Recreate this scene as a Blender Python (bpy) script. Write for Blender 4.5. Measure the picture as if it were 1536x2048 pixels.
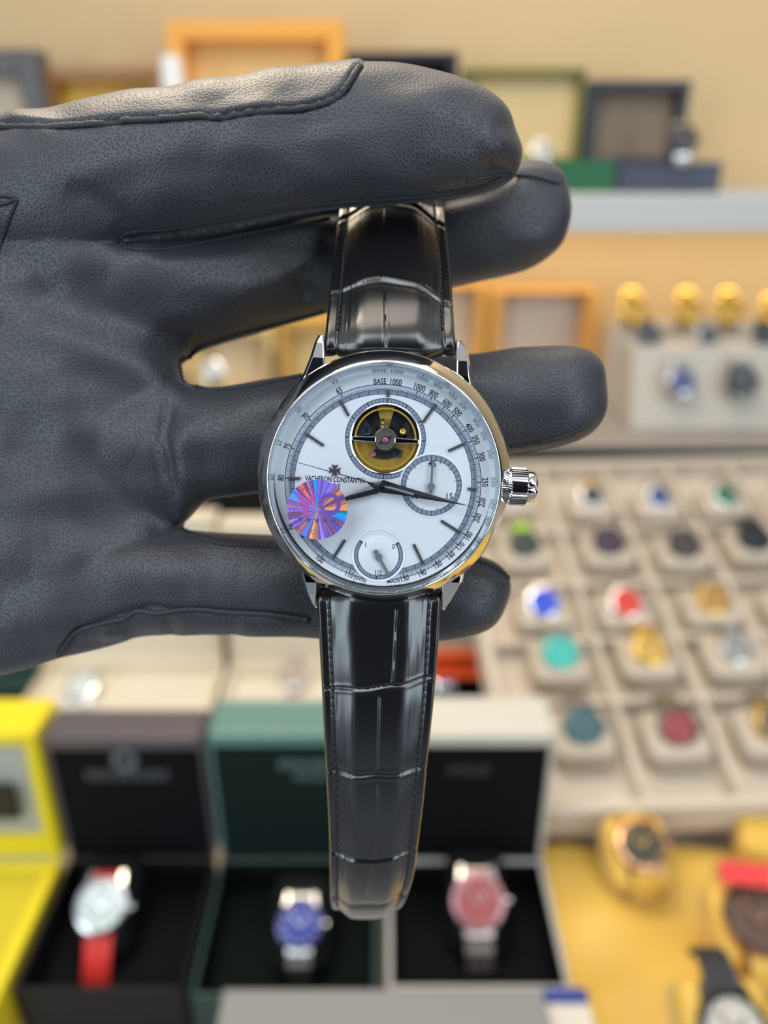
import bpy, bmesh, math, random
import numpy as np
from mathutils import Matrix, Vector
from mathutils.bvhtree import BVHTree

random.seed(7); np.random.seed(7)
for o in list(bpy.data.objects): bpy.data.objects.remove(o, do_unlink=True)
scene = bpy.context.scene
COL = scene.collection
S = 0.001                                     # mesh coordinates below are millimetres
R = math.radians

# ------------------------------------------------------------------ camera
F = 1540.0                                    # focal length in pixels of the 1536 x 2048 frame
PITCH = 25.0
CAMZ = 1.485
cam_d = bpy.data.cameras.new('camera'); cam = bpy.data.objects.new('camera', cam_d); COL.objects.link(cam)
cam.location = (0, 0, CAMZ); cam.rotation_euler = (R(90 - PITCH), 0, 0)
cam_d.sensor_fit = 'VERTICAL'; cam_d.lens = 25.0; cam_d.sensor_height = 25.0 * 2048 / F; cam_d.sensor_width = cam_d.sensor_height
cam_d.clip_start = 0.01; cam_d.clip_end = 30
cam_d.dof.use_dof = True; cam_d.dof.focus_distance = 0.1245; cam_d.dof.aperture_fstop = 25.0 / 3.2; cam_d.dof.aperture_blades = 0
scene.camera = cam
CAM = Matrix.Translation((0, 0, CAMZ)) @ Matrix.Rotation(R(90 - PITCH), 4, 'X')

# ------------------------------------------------------------------ world, lamps, exposure
scene.view_settings.view_transform = 'Standard'; scene.view_settings.look = 'None'
scene.view_settings.gamma = 1.0; scene.view_settings.exposure = -0.1; scene.view_settings.use_curve_mapping = False
scene.cycles.use_denoising = True
scene.cycles.max_bounces = 8; scene.cycles.transparent_max_bounces = 16
scene.cycles.sample_clamp_indirect = 6.0
world = bpy.data.worlds.new('shop_light'); scene.world = world; world.use_nodes = True
nt = world.node_tree; N = nt.nodes; L = nt.links
N.clear()
tc = N.new('ShaderNodeTexCoord'); sep = N.new('ShaderNodeSeparateXYZ'); L.new(tc.outputs['Generated'], sep.inputs[0])
def ramp_node(tree, src, stops, interp='EASE', lo=0.0, hi=1.0):
    mr = tree.nodes.new('ShaderNodeMapRange'); mr.inputs['From Min'].default_value = lo; mr.inputs['From Max'].default_value = hi
    tree.links.new(src, mr.inputs[0])
    r = tree.nodes.new('ShaderNodeValToRGB'); r.color_ramp.interpolation = interp
    el = r.color_ramp.elements
    while len(el) > 1: el.remove(el[-1])
    el[0].position = stops[0][0]; el[0].color = (*stops[0][1], 1)
    for p, c in stops[1:]:
        e = el.new(p); e.color = (*c, 1)
    tree.links.new(mr.outputs[0], r.inputs[0])
    return r.outputs[0]
up = ramp_node(nt, sep.outputs['Z'], [(0.0, (.45, .45, .46)), (.16, (.95, 1.0, 1.08)), (.32, (.60, .62, .66)), (.45, (.26, .25, .24)), (.62, (.38, .38, .39)), (.80, (.80, .84, .90)), (1.0, (1.0, 1.04, 1.1))], lo=-1, hi=1)
back = ramp_node(nt, sep.outputs['Y'], [(0.0, (.75, .80, .88)), (.22, (.9, .94, 1)), (.45, (.9, .9, .9)), (1.0, (.8, .77, .72))], lo=-1, hi=1)
mul = N.new('ShaderNodeMixRGB'); mul.blend_type = 'MULTIPLY'; mul.inputs[0].default_value = 1.0
L.new(up, mul.inputs[1]); L.new(back, mul.inputs[2])
dot = N.new('ShaderNodeVectorMath'); dot.operation = 'DOT_PRODUCT'; dot.inputs[1].default_value = (0, -.93, .36); L.new(tc.outputs['Generated'], dot.inputs[0])
person = ramp_node(nt, dot.outputs['Value'], [(0.0, (1, 1, 1)), (.25, (1, 1, 1)), (.62, (.08, .08, .09)), (1.0, (.02, .02, .024))], lo=.6, hi=1)
absx = N.new('ShaderNodeMath'); absx.operation = 'ABSOLUTE'; L.new(sep.outputs['X'], absx.inputs[0])
sides = ramp_node(nt, absx.outputs[0], [(0.0, (.85, .85, .85)), (.55, (.95, .97, 1)), (.72, (1.9, 2.0, 2.15)), (.84, (.8, .8, .8)), (.92, (.22, .21, .20)), (1.0, (.12, .11, .11))], lo=0, hi=1)
mul2 = N.new('ShaderNodeMixRGB'); mul2.blend_type = 'MULTIPLY'; mul2.inputs[0].default_value = 1.0; L.new(mul.outputs[0], mul2.inputs[1]); L.new(person, mul2.inputs[2])
mul3 = N.new('ShaderNodeMixRGB'); mul3.blend_type = 'MULTIPLY'; mul3.inputs[0].default_value = 1.0; L.new(mul2.outputs[0], mul3.inputs[1]); L.new(sides, mul3.inputs[2])
bg = N.new('ShaderNodeBackground'); L.new(mul3.outputs[0], bg.inputs[0]); bg.inputs[1].default_value = 0.62
wo = N.new('ShaderNodeOutputWorld'); L.new(bg.outputs[0], wo.inputs[0])

def area(name, loc, target, sx, sy, power, color):
    d = bpy.data.lights.new(name, 'AREA'); d.shape = 'RECTANGLE'; d.size = sx; d.size_y = sy; d.energy = power; d.color = color
    o = bpy.data.objects.new(name, d); COL.objects.link(o); o.location = loc
    o.rotation_euler = (Vector(target) - Vector(loc)).to_track_quat('-Z', 'Y').to_euler()
    return o
area('added_side_light', (-1.45, -1.15, 1.70), (0, 0.12, 1.42), 0.6, 1.6, 18, (.74, .90, 1.0))  # unseen panels added left and right for bright bands on the strap sides
area('added_side_light', (1.45, -1.15, 1.70), (0, 0.12, 1.42), 0.6, 1.6, 18, (.76, .91, 1.0))
area('ceiling_panel_light', (-0.5, -0.7, 2.75), (0, 0.1, 1.45), 0.6, 1.2, 13, (.88, .95, 1.0))
area('ceiling_panel_light', (0.6, -0.6, 2.75), (0, 0.1, 1.45), 0.6, 1.2, 11, (.90, .95, 1.0))
area('ceiling_panel_light', (0.1, 0.75, 2.6), (0.0, 0.85, 1.0), 1.4, 0.5, 8, (1.0, .88, .72))
area('shelf_strip_light', (0.25, 1.17, 1.375), (0.25, 1.30, 1.10), 2.0, 0.03, 2.0, (1.0, .86, .60))
area('added_rim_light', (-0.25, 0.62, 2.15), (0, 0.13, 1.45), 0.35, 0.35, 7, (1.0, .84, .62))  # added rim light that warms the glove's top edge

# ------------------------------------------------------------------ helpers
def cpt(px, py, d):                           # point (mm, in the frame of the held watch) seen at a pixel, d mm away
    return Vector(((px - 768) / F * d, (1024 - py) / F * d, -d))
def wray(px, py):
    return (CAM.to_3x3() @ Vector(((px - 768) / F, (1024 - py) / F, -1)))
CO = Vector((0, 0, CAMZ))
def at_y(px, py, Y):
    r = wray(px, py); return CO + r * (Y / r.y)
def at_z(px, py, Z):
    r = wray(px, py); return CO + r * ((Z - CAMZ) / r.z)

def new_mesh(name, verts, faces, mat, parent=None, smooth=True, scale=S):
    me = bpy.data.meshes.new(name)
    v = np.asarray(verts, dtype=float) * scale
    me.from_pydata(v.tolist(), [], faces); me.update()
    if mat is not None: me.materials.append(mat)
    if smooth and len(me.polygons): me.polygons.foreach_set('use_smooth', [True] * len(me.polygons))
    o = bpy.data.objects.new(name, me); COL.objects.link(o)
    if parent is not None: o.parent = parent
    return o

class MB:
    def __init__(s): s.v = []; s.f = []
    def add(s, verts, faces, M=None):
        n = len(s.v)
        for p in verts:
            p = Vector(p)
            if M is not None: p = M @ p
            s.v.append((p.x, p.y, p.z))
        for f in faces: s.f.append([i + n for i in f])
        return s
    def box(s, x0, x1, y0, y1, z0, z1, M=None):
        v = [(x, y, z) for z in (z0, z1) for y in (y0, y1) for x in (x0, x1)]
        f = [(0, 2, 3, 1), (4, 5, 7, 6), (0, 1, 5, 4), (2, 6, 7, 3), (0, 4, 6, 2), (1, 3, 7, 5)]
        return s.add(v, f, M)
    def lathe(s, prof, seg=96, M=None, closed=False):
        v = []; f = []; n = len(prof)
        for k in range(seg):
            a = 2 * math.pi * k / seg
            for r, z in prof: v.append((r * math.cos(a), r * math.sin(a), z))
        for k in range(seg):
            k2 = (k + 1) % seg
            for i in range(n - 1 if not closed else n):
                j = (i + 1) % n
                f.append((k * n + i, k2 * n + i, k2 * n + j, k * n + j))
        return s.add(v, f, M)
    def disc(s, r, z, seg=96, M=None, cx=0, cy=0):
        v = [(cx + r * math.cos(2 * math.pi * k / seg), cy + r * math.sin(2 * math.pi * k / seg), z) for k in range(seg)]
        return s.add(v, [tuple(range(seg))], M)
    def ring(s, r0, r1, z, cx=0, cy=0, a0=0, a1=2 * math.pi, seg=180, h=0.0):
        full = abs(a1 - a0 - 2 * math.pi) < 1e-6
        v = []; f = []
        m = seg if full else seg + 1
        for k in range(m):
            a = a0 + (a1 - a0) * k / seg
            c, t = math.cos(a), math.sin(a)
            v += [(cx + r0 * c, cy + r0 * t, z), (cx + r1 * c, cy + r1 * t, z)]
        for k in range(seg):
            k2 = (k + 1) % m
            f.append((2 * k, 2 * k + 1, 2 * k2 + 1, 2 * k2))
        return s.add(v, f)
    def quadbar(s, p, q, w, z0, z1):          # bar from p to q (xy), width w
        d = Vector((q[0] - p[0], q[1] - p[1])); d.normalize(); n = Vector((-d.y, d.x)) * w / 2
        P = [(p[0] + n.x, p[1] + n.y), (p[0] - n.x, p[1] - n.y), (q[0] - n.x, q[1] - n.y), (q[0] + n.x, q[1] + n.y)]
        return s.prism(P, z0, z1)
    def prism(s, poly, z0, z1, M=None):
        n = len(poly)
        v = [(x, y, z0) for x, y in poly] + [(x, y, z1) for x, y in poly]
        f = [tuple(range(n))[::-1], tuple(range(n, 2 * n))] + [(i, (i + 1) % n, n + (i + 1) % n, n + i) for i in range(n)]
        return s.add(v, f, M)
    def sphere(s, c, r, seg=12, rings=8, sc=(1, 1, 1)):
        v = []; f = []
        for i in range(1, rings):
            t = math.pi * i / rings
            for k in range(seg):
                a = 2 * math.pi * k / seg
                v.append((c[0] + r * sc[0] * math.sin(t) * math.cos(a), c[1] + r * sc[1] * math.sin(t) * math.sin(a), c[2] + r * sc[2] * math.cos(t)))
        v += [(c[0], c[1], c[2] + r * sc[2]), (c[0], c[1], c[2] - r * sc[2])]
        T, B = len(v) - 2, len(v) - 1
        for i in range(rings - 2):
            for k in range(seg):
                k2 = (k + 1) % seg
                f.append((i * seg + k, (i + 1) * seg + k, (i + 1) * seg + k2, i * seg + k2))
        for k in range(seg):
            k2 = (k + 1) % seg
            f.append((T, k, k2)); f.append((B, (rings - 2) * seg + k2, (rings - 2) * seg + k))
        return s.add(v, f)
    def tube(s, pts, r, seg=8, cap=True):
        pts = [Vector(p) for p in pts]; n = len(pts); v = []; f = []
        rr = r if hasattr(r, '__len__') else [r] * n
        up_ = Vector((0, 0, 1))
        for i, p in enumerate(pts):
            d = (pts[min(i + 1, n - 1)] - pts[max(i - 1, 0)]).normalized()
            u = up_ if abs(d.dot(up_)) < .95 else Vector((1, 0, 0))
            a = d.cross(u).normalized(); b = a.cross(d).normalized()
            for k in range(seg):
                t = 2 * math.pi * k / seg
                v.append(p + (a * math.cos(t) + b * math.sin(t)) * rr[i])
        for i in range(n - 1):
            for k in range(seg):
                k2 = (k + 1) % seg
                f.append((i * seg + k, i * seg + k2, (i + 1) * seg + k2, (i + 1) * seg + k))
        if cap: f.append(tuple(range(seg))[::-1]); f.append(tuple((n - 1) * seg + k for k in range(seg)))
        return s.add(v, f)
    def build(s, name, mat, parent=None, smooth=False, bevel=0.0, bseg=2, auto=True):
        o = new_mesh(name, s.v, s.f, mat, parent, smooth=smooth)
        if bevel > 0:
            m = o.modifiers.new('bevel', 'BEVEL'); m.width = bevel * S; m.segments = bseg; m.limit_method = 'ANGLE'; m.angle_limit = R(35)
            m.harden_normals = False
        if smooth and auto:
            o.data.set_sharp_from_angle(angle=R(38))
        return o

def text_into(mb, body, size, x, y, z, ang=0.0, sx=1.0, bold=0.0, h=0.012):
    c = bpy.data.curves.new('t', 'FONT'); c.body = body; c.size = size; c.align_x = 'CENTER'; c.align_y = 'CENTER'
    c.resolution_u = 3; c.offset = bold; c.extrude = 0
    o = bpy.data.objects.new('t', c); COL.objects.link(o)
    dg = bpy.context.evaluated_depsgraph_get(); me = o.evaluated_get(dg).to_mesh()
    M = Matrix.Translation((x, y, z)) @ Matrix.Rotation(ang, 4, 'Z') @ Matrix.Diagonal((sx, 1, 1, 1))
    mb.add([v.co.copy() for v in me.vertices], [tuple(p.vertices) for p in me.polygons], M)
    o.evaluated_get(dg).to_mesh_clear()
    bpy.data.objects.remove(o, do_unlink=True); bpy.data.curves.remove(c)

def empty(name, M, label, cat, group=None):
    o = bpy.data.objects.new(name, None); COL.objects.link(o); o.empty_display_size = .01
    if isinstance(M, Matrix): o.matrix_world = M
    else: o.location = M
    o['label'] = label; o['category'] = cat
    if group: o['group'] = group
    return o
def tag(o, label, cat, group=None):
    o['label'] = label; o['category'] = cat
    if group: o['group'] = group
    return o

# ------------------------------------------------------------------ materials
MATS = {}
def mat(name, color, rough=.5, metal=0.0, spec=.5, coat=0.0, coat_rough=.1, sheen=0.0, bump=None, vary=0.0, vscale=200.0):
    if name in MATS: return MATS[name]
    m = bpy.data.materials.new(name); m.use_nodes = True; t = m.node_tree; b = t.nodes['Principled BSDF']
    b.inputs['Base Color'].default_value = (*color, 1); b.inputs['Roughness'].default_value = rough
    b.inputs['Metallic'].default_value = metal; b.inputs['Specular IOR Level'].default_value = spec
    b.inputs['Coat Weight'].default_value = coat; b.inputs['Coat Roughness'].default_value = coat_rough
    b.inputs['Sheen Weight'].default_value = sheen
    tcn = t.nodes.new('ShaderNodeTexCoord')
    nz = t.nodes.new('ShaderNodeTexNoise'); nz.inputs['Scale'].default_value = vscale; nz.inputs['Detail'].default_value = 4
    t.links.new(tcn.outputs['Object'], nz.inputs['Vector'])
    hs = t.nodes.new('ShaderNodeMixRGB'); hs.blend_type = 'MULTIPLY'; hs.inputs[0].default_value = 1
    hs.inputs[1].default_value = (*color, 1)
    mr = t.nodes.new('ShaderNodeMapRange'); mr.inputs['To Min'].default_value = 1 - vary; mr.inputs['To Max'].default_value = 1 + vary
    t.links.new(nz.outputs['Fac'], mr.inputs[0]); t.links.new(mr.outputs[0], hs.inputs[2]); t.links.new(hs.outputs[0], b.inputs['Base Color'])
    if bump:
        bp = t.nodes.new('ShaderNodeBump'); bp.inputs['Strength'].default_value = bump[0]; bp.inputs['Distance'].default_value = bump[1] * S
        n2 = t.nodes.new('ShaderNodeTexNoise'); n2.inputs['Scale'].default_value = bump[2]; n2.inputs['Detail'].default_value = 5
        t.links.new(tcn.outputs['Object'], n2.inputs['Vector']); t.links.new(n2.outputs['Fac'], bp.inputs['Height']); t.links.new(bp.outputs[0], b.inputs['Normal'])
    MATS[name] = m; return m

STEEL = mat('polished_steel', (.80, .79, .78), .06, 1.0, bump=(.25, .01, 900))
STEEL2 = mat('inner_steel', (.86, .88, .90), .10, 1.0)
DARKSTEEL = mat('black_polished_hand', (.03, .03, .036), .24, .65, coat=.6)
MARKER = mat('marker_steel', (.15, .14, .15), .28, .6)
DIAL = mat('silver_dial', (.73, .745, .78), .40, .12, vary=.01)
TRACK = mat('blue_grey_track', (.20, .23, .31), .5)
INK = mat('navy_print', (.02, .022, .04), .5)
GREYHAND = mat('grey_small_hand', (.17, .20, .21), .45, .3)
GOLD = mat('gold_rim', (.95, .64, .12), .3, .7)
GOLDP = mat('gilt_plate', (.60, .38, .07), .40, .7, vary=.25, vscale=900)
GUN = mat('dark_plate', (.10, .095, .08), .35, .9, vary=.3, vscale=1500)
VOIDM = mat('black_recess', (.006, .007, .011), .6, spec=.2)
RUBY = mat('ruby_jewel', (.30, .07, .17), .15, 0, coat=1)
SCREW = mat('blue_screw', (.03, .06, .09), .3, .8)

def guilloche():
    m = bpy.data.materials.new('guilloche_silver'); m.use_nodes = True; t = m.node_tree; b = t.nodes['Principled BSDF']
    b.inputs['Base Color'].default_value = (.72, .73, .76, 1); b.inputs['Roughness'].default_value = .36; b.inputs['Metallic'].default_value = .12
    tcn = t.nodes.new('ShaderNodeTexCoord'); w = t.nodes.new('ShaderNodeTexWave'); w.wave_type = 'RINGS'; w.rings_direction = 'Z'
    w.inputs['Scale'].default_value = 1450; w.inputs['Distortion'].default_value = 0
    t.links.new(tcn.outputs['Object'], w.inputs['Vector'])
    bp = t.nodes.new('ShaderNodeBump'); bp.inputs['Strength'].default_value = .9; bp.inputs['Distance'].default_value = .012 * S
    t.links.new(w.outputs['Fac'], bp.inputs['Height']); t.links.new(bp.outputs[0], b.inputs['Normal'])
    return m
GUILL = guilloche()

def crystal_mat():
    m = bpy.data.materials.new('sapphire_crystal'); m.use_nodes = True; t = m.node_tree; t.nodes.clear()
    out = t.nodes.new('ShaderNodeOutputMaterial'); mx = t.nodes.new('ShaderNodeMixShader'); tr = t.nodes.new('ShaderNodeBsdfTransparent')
    tr.inputs[0].default_value = (.97, .985, 1, 1)
    gl = t.nodes.new('ShaderNodeBsdfGlossy'); gl.inputs['Roughness'].default_value = .02
    fr = t.nodes.new('ShaderNodeFresnel'); fr.inputs[0].default_value = 1.16
    t.links.new(fr.outputs[0], mx.inputs[0]); t.links.new(tr.outputs[0], mx.inputs[1]); t.links.new(gl.outputs[0], mx.inputs[2]); t.links.new(mx.outputs[0], out.inputs[0])
    return m
CRYSTAL = crystal_mat()

def hologram_mat():
    m = bpy.data.materials.new('hologram_foil'); m.use_nodes = True; t = m.node_tree; b = t.nodes['Principled BSDF']
    tcn = t.nodes.new('ShaderNodeTexCoord'); sp = t.nodes.new('ShaderNodeSeparateXYZ'); t.links.new(tcn.outputs['Object'], sp.inputs[0])
    at = t.nodes.new('ShaderNodeMath'); at.operation = 'ARCTAN2'; t.links.new(sp.outputs['Y'], at.inputs[0]); t.links.new(sp.outputs['X'], at.inputs[1])
    nz = t.nodes.new('ShaderNodeTexNoise'); nz.noise_dimensions = '1D'; nz.inputs['Scale'].default_value = 2.1; nz.inputs['Detail'].default_value = 2; nz.inputs['Roughness'].default_value = .55
    t.links.new(at.outputs[0], nz.inputs['W'])
    stops = [(.0, (.03, .55, .75)), (.28, (.02, .40, .85)), (.36, (.16, .14, .80)), (.43, (.36, .24, .80)), (.47, (.10, .10, .62)), (.51, (.22, .14, .20)), (.55, (.28, .11, .12)), (.60, (.36, .18, .36)), (.66, (.85, .12, .08)), (.72, (.90, .40, .08)), (1, (.2, .6, .4))]
    r = ramp_node(t, nz.outputs['Fac'], stops, 'LINEAR', .24, .76)
    n2 = t.nodes.new('ShaderNodeTexNoise'); n2.noise_dimensions = '1D'; n2.inputs['Scale'].default_value = 7; n2.inputs['Detail'].default_value = 2
    t.links.new(at.outputs[0], n2.inputs['W'])
    g = ramp_node(t, n2.outputs['Fac'], [(0, (.45, .45, .5)), (.5, (.95, .9, 1)), (1, (1.7, 1.5, 1.6))], 'LINEAR', .25, .75)
    mm = t.nodes.new('ShaderNodeMixRGB'); mm.blend_type = 'MULTIPLY'; mm.inputs[0].default_value = 1; t.links.new(r, mm.inputs[1]); t.links.new(g, mm.inputs[2])
    t.links.new(mm.outputs[0], b.inputs['Base Color']); b.inputs['Roughness'].default_value = .4; b.inputs['Metallic'].default_value = .15; b.inputs['Coat Weight'].default_value = .3
    return m

def glove_mat():
    m = bpy.data.materials.new('pebbled_black_leather'); m.use_nodes = True; t = m.node_tree; b = t.nodes['Principled BSDF']
    tcn = t.nodes.new('ShaderNodeTexCoord')
    warp = t.nodes.new('ShaderNodeTexNoise'); warp.inputs['Scale'].default_value = 45; warp.inputs['Detail'].default_value = 2
    t.links.new(tcn.outputs['Object'], warp.inputs['Vector'])
    mixv = t.nodes.new('ShaderNodeMixRGB'); mixv.blend_type = 'ADD'; mixv.inputs[0].default_value = .0015
    t.links.new(tcn.outputs['Object'], mixv.inputs[1]); t.links.new(warp.outputs['Color'], mixv.inputs[2])
    geo = t.nodes.new('ShaderNodeSeparateXYZ'); t.links.new(tcn.outputs['Normal'], geo.inputs[0])
    ab = t.nodes.new('ShaderNodeMath'); ab.operation = 'ABSOLUTE'; t.links.new(geo.outputs['Y'], ab.inputs[0])
    side = t.nodes.new('ShaderNodeMapRange'); side.interpolation_type = 'SMOOTHSTEP'; side.inputs['From Min'].default_value = .70; side.inputs['From Max'].default_value = .85; t.links.new(ab.outputs[0], side.inputs[0])
    sxyz = t.nodes.new('ShaderNodeSeparateXYZ'); t.links.new(mixv.outputs[0], sxyz.inputs[0])
    vs = []
    for oth in ('Y', 'Z'):
        cx_n = t.nodes.new('ShaderNodeCombineXYZ'); t.links.new(sxyz.outputs['X'], cx_n.inputs[0]); t.links.new(sxyz.outputs[oth], cx_n.inputs[1])
        vo = t.nodes.new('ShaderNodeTexVoronoi'); vo.voronoi_dimensions = '2D'; vo.inputs['Scale'].default_value = 1500; vo.inputs['Randomness'].default_value = .8; vo.feature = 'F1'
        t.links.new(cx_n.outputs[0], vo.inputs['Vector']); vs.append(vo)
    vm = t.nodes.new('ShaderNodeMixRGB'); t.links.new(side.outputs[0], vm.inputs[0]); t.links.new(vs[0].outputs['Distance'], vm.inputs[1]); t.links.new(vs[1].outputs['Distance'], vm.inputs[2])
    pit = t.nodes.new('ShaderNodeMapRange'); pit.interpolation_type = 'SMOOTHSTEP'; pit.inputs['From Min'].default_value = .08; pit.inputs['From Max'].default_value = .40
    t.links.new(vm.outputs[0], pit.inputs[0])
    fine = t.nodes.new('ShaderNodeTexNoise'); fine.inputs['Scale'].default_value = 2400; fine.inputs['Detail'].default_value = 4
    t.links.new(tcn.outputs['Object'], fine.inputs['Vector'])
    big = t.nodes.new('ShaderNodeTexNoise'); big.inputs['Scale'].default_value = 70; big.inputs['Detail'].default_value = 3
    t.links.new(tcn.outputs['Object'], big.inputs['Vector'])
    b1 = t.nodes.new('ShaderNodeBump'); b1.inputs['Strength'].default_value = .7; b1.inputs['Distance'].default_value = .07 * S
    t.links.new(pit.outputs[0], b1.inputs['Height'])
    b2 = t.nodes.new('ShaderNodeBump'); b2.inputs['Strength'].default_value = .5; b2.inputs['Distance'].default_value = .025 * S
    t.links.new(fine.outputs['Fac'], b2.inputs['Height']); t.links.new(b1.outputs[0], b2.inputs['Normal'])
    b3 = t.nodes.new('ShaderNodeBump'); b3.inputs['Strength'].default_value = .5; b3.inputs['Distance'].default_value = .6 * S
    t.links.new(big.outputs['Fac'], b3.inputs['Height']); t.links.new(b2.outputs[0], b3.inputs['Normal'])
    t.links.new(b3.outputs[0], b.inputs['Normal'])
    col = t.nodes.new('ShaderNodeMixRGB'); col.inputs[1].default_value = (.007, .0075, .010, 1); col.inputs[2].default_value = (.030, .030, .036, 1)
    t.links.new(pit.outputs[0], col.inputs[0]); t.links.new(col.outputs[0], b.inputs['Base Color'])
    b.inputs['Roughness'].default_value = .47; b.inputs['Specular IOR Level'].default_value = .55
    b.inputs['Sheen Weight'].default_value = .12; b.inputs['Sheen Roughness'].default_value = .5; b.inputs['Sheen Tint'].default_value = (.8, .85, 1, 1)
    return m
GLOVE = glove_mat()
SEAM = mat('black_thread', (.014, .014, .019), .6, bump=(.6, .08, 3000))

def strap_mat():
    m = bpy.data.materials.new('embossed_black_leather'); m.use_nodes = True; t = m.node_tree; b = t.nodes['Principled BSDF']
    tcn = t.nodes.new('ShaderNodeTexCoord'); fine = t.nodes.new('ShaderNodeTexNoise'); fine.inputs['Scale'].default_value = 2200; fine.inputs['Detail'].default_value = 5
    t.links.new(tcn.outputs['Object'], fine.inputs['Vector'])
    mp = t.nodes.new('ShaderNodeMapping'); mp.inputs['Scale'].default_value = (1500, 140, 300); t.links.new(tcn.outputs['Object'], mp.inputs[0])
    st = t.nodes.new('ShaderNodeTexNoise'); st.inputs['Scale'].default_value = 1; st.inputs['Detail'].default_value = 3; t.links.new(mp.outputs[0], st.inputs['Vector'])
    b1 = t.nodes.new('ShaderNodeBump'); b1.inputs['Strength'].default_value = .25; b1.inputs['Distance'].default_value = .015 * S; t.links.new(fine.outputs['Fac'], b1.inputs['Height'])
    b2 = t.nodes.new('ShaderNodeBump'); b2.inputs['Strength'].default_value = .25; b2.inputs['Distance'].default_value = .05 * S; t.links.new(st.outputs['Fac'], b2.inputs['Height']); t.links.new(b1.outputs[0], b2.inputs['Normal'])
    t.links.new(b2.outputs[0], b.inputs['Normal'])
    b.inputs['Base Color'].default_value = (.005, .005, .006, 1); b.inputs['Roughness'].default_value = .30; b.inputs['Specular IOR Level'].default_value = .5
    b.inputs['Coat Weight'].default_value = 1.0; b.inputs['Coat Roughness'].default_value = .21
    return m
STRAP = strap_mat()
# ------------------------------------------------------------------ setting
CZ = CAMZ - .585                                # counter top
WALL = mat('warm_beige_wall', (.74, .52, .27), .6, vary=.05, vscale=3)
SHELFW = mat('white_lacquer', (.53, .53, .53), .45)
FLOORM = mat('grey_floor', (.30, .29, .28), .5, vary=.1, vscale=4)
COUNTER = mat('counter_beige', (.34, .28, .22), .5, vary=.1, vscale=8)
CREAM = mat('cream_velvet', (.58, .49, .39), .8, sheen=.3, vary=.05, vscale=60)
CREAM2 = mat('cream_leatherette', (.74, .66, .52), .55, vary=.04, vscale=60)
BLACKV = mat('black_velvet', (.005, .005, .006), .85, spec=.12)
def structure(o): o['kind'] = 'structure'; return o
structure(MB().box(-2500, 2500, 1320, 1400, 0, 2900).build('wall_back', WALL))
structure(MB().box(-2500, 2500, -1500, 1320, -40, 0).build('floor', FLOORM))

def box_from(name, x0, x1, y0, y1, z0, z1, m, label, cat, bevel=2.0):
    """axis-aligned solid given in metres, with its origin at its base centre"""
    o = MB().box((x0 - x1) * 500, (x1 - x0) * 500, (y0 - y1) * 500, (y1 - y0) * 500, 0, (z1 - z0) * 1000).build(name, m, None, bevel=bevel)
    o.location = ((x0 + x1) / 2, (y0 + y1) / 2, z0); tag(o, label, cat); return o
ctr = empty('display_counter', (0, .55, 0), 'long beige shop counter that carries all the open boxes and trays', 'counter')
MB().box(-1100, 1100, -450, 380, 0, CZ * 1000 - 12).build('cabinet', COUNTER, ctr, bevel=3)
MB().box(-1120, 1120, -470, 390, CZ * 1000 - 12, CZ * 1000).build('worktop', mat('worktop', (.42, .36, .28), .3), ctr, bevel=2)
LZ = CAMZ - .350
led = empty('rear_ledge', (0, 1.13, 0), 'grey beige raised ledge running along the wall behind the tray', 'ledge')
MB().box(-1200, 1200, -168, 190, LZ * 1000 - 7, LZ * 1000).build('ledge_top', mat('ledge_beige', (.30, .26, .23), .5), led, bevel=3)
MB().box(-1200, 1200, -160, 190, 0, LZ * 1000 - 7).build('ledge_front', mat('ledge_gap_shade', (.012, .014, .012), .7, spec=.2), led)  # near-black colour paints the shade of the gap behind the tray
SZ = CAMZ - .049
shelf = MB().box(-1300, 1300, 0, 240, -46, 0).build('wall_shelf', SHELFW, None, bevel=2)
shelf.location = (0, 1.08, SZ); tag(shelf, 'long white shelf on the wall carrying open watch boxes', 'shelf')

# ------------------------------------------------------------------ open presentation boxes
def lettering(mb, rows, plane_y, w):
    """rows of small upright strokes standing in for print too blurred to read"""
    for (cx, cz, width, h, n) in rows:
        for i in range(n):
            x = cx - width / 2 + width * (i + .5) / n
            sw = width / n * .62
            k = (i * 7) % 4
            mb.box(x - sw / 2, x - sw / 2 + sw * .28, plane_y - .5, plane_y, cz - h / 2, cz + h / 2)
            if k != 1: mb.box(x - sw / 2, x + sw / 2, plane_y - .5, plane_y, cz + h / 2 - h * .2, cz + h / 2)
            if k != 2: mb.box(x - sw / 2, x + sw / 2, plane_y - .5, plane_y, cz - h / 2, cz - h / 2 + h * .2)
            if k in (0, 2): mb.box(x + sw / 2 - sw * .28, x + sw / 2, plane_y - .5, plane_y, cz - h / 2, cz + h / 2)

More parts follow.
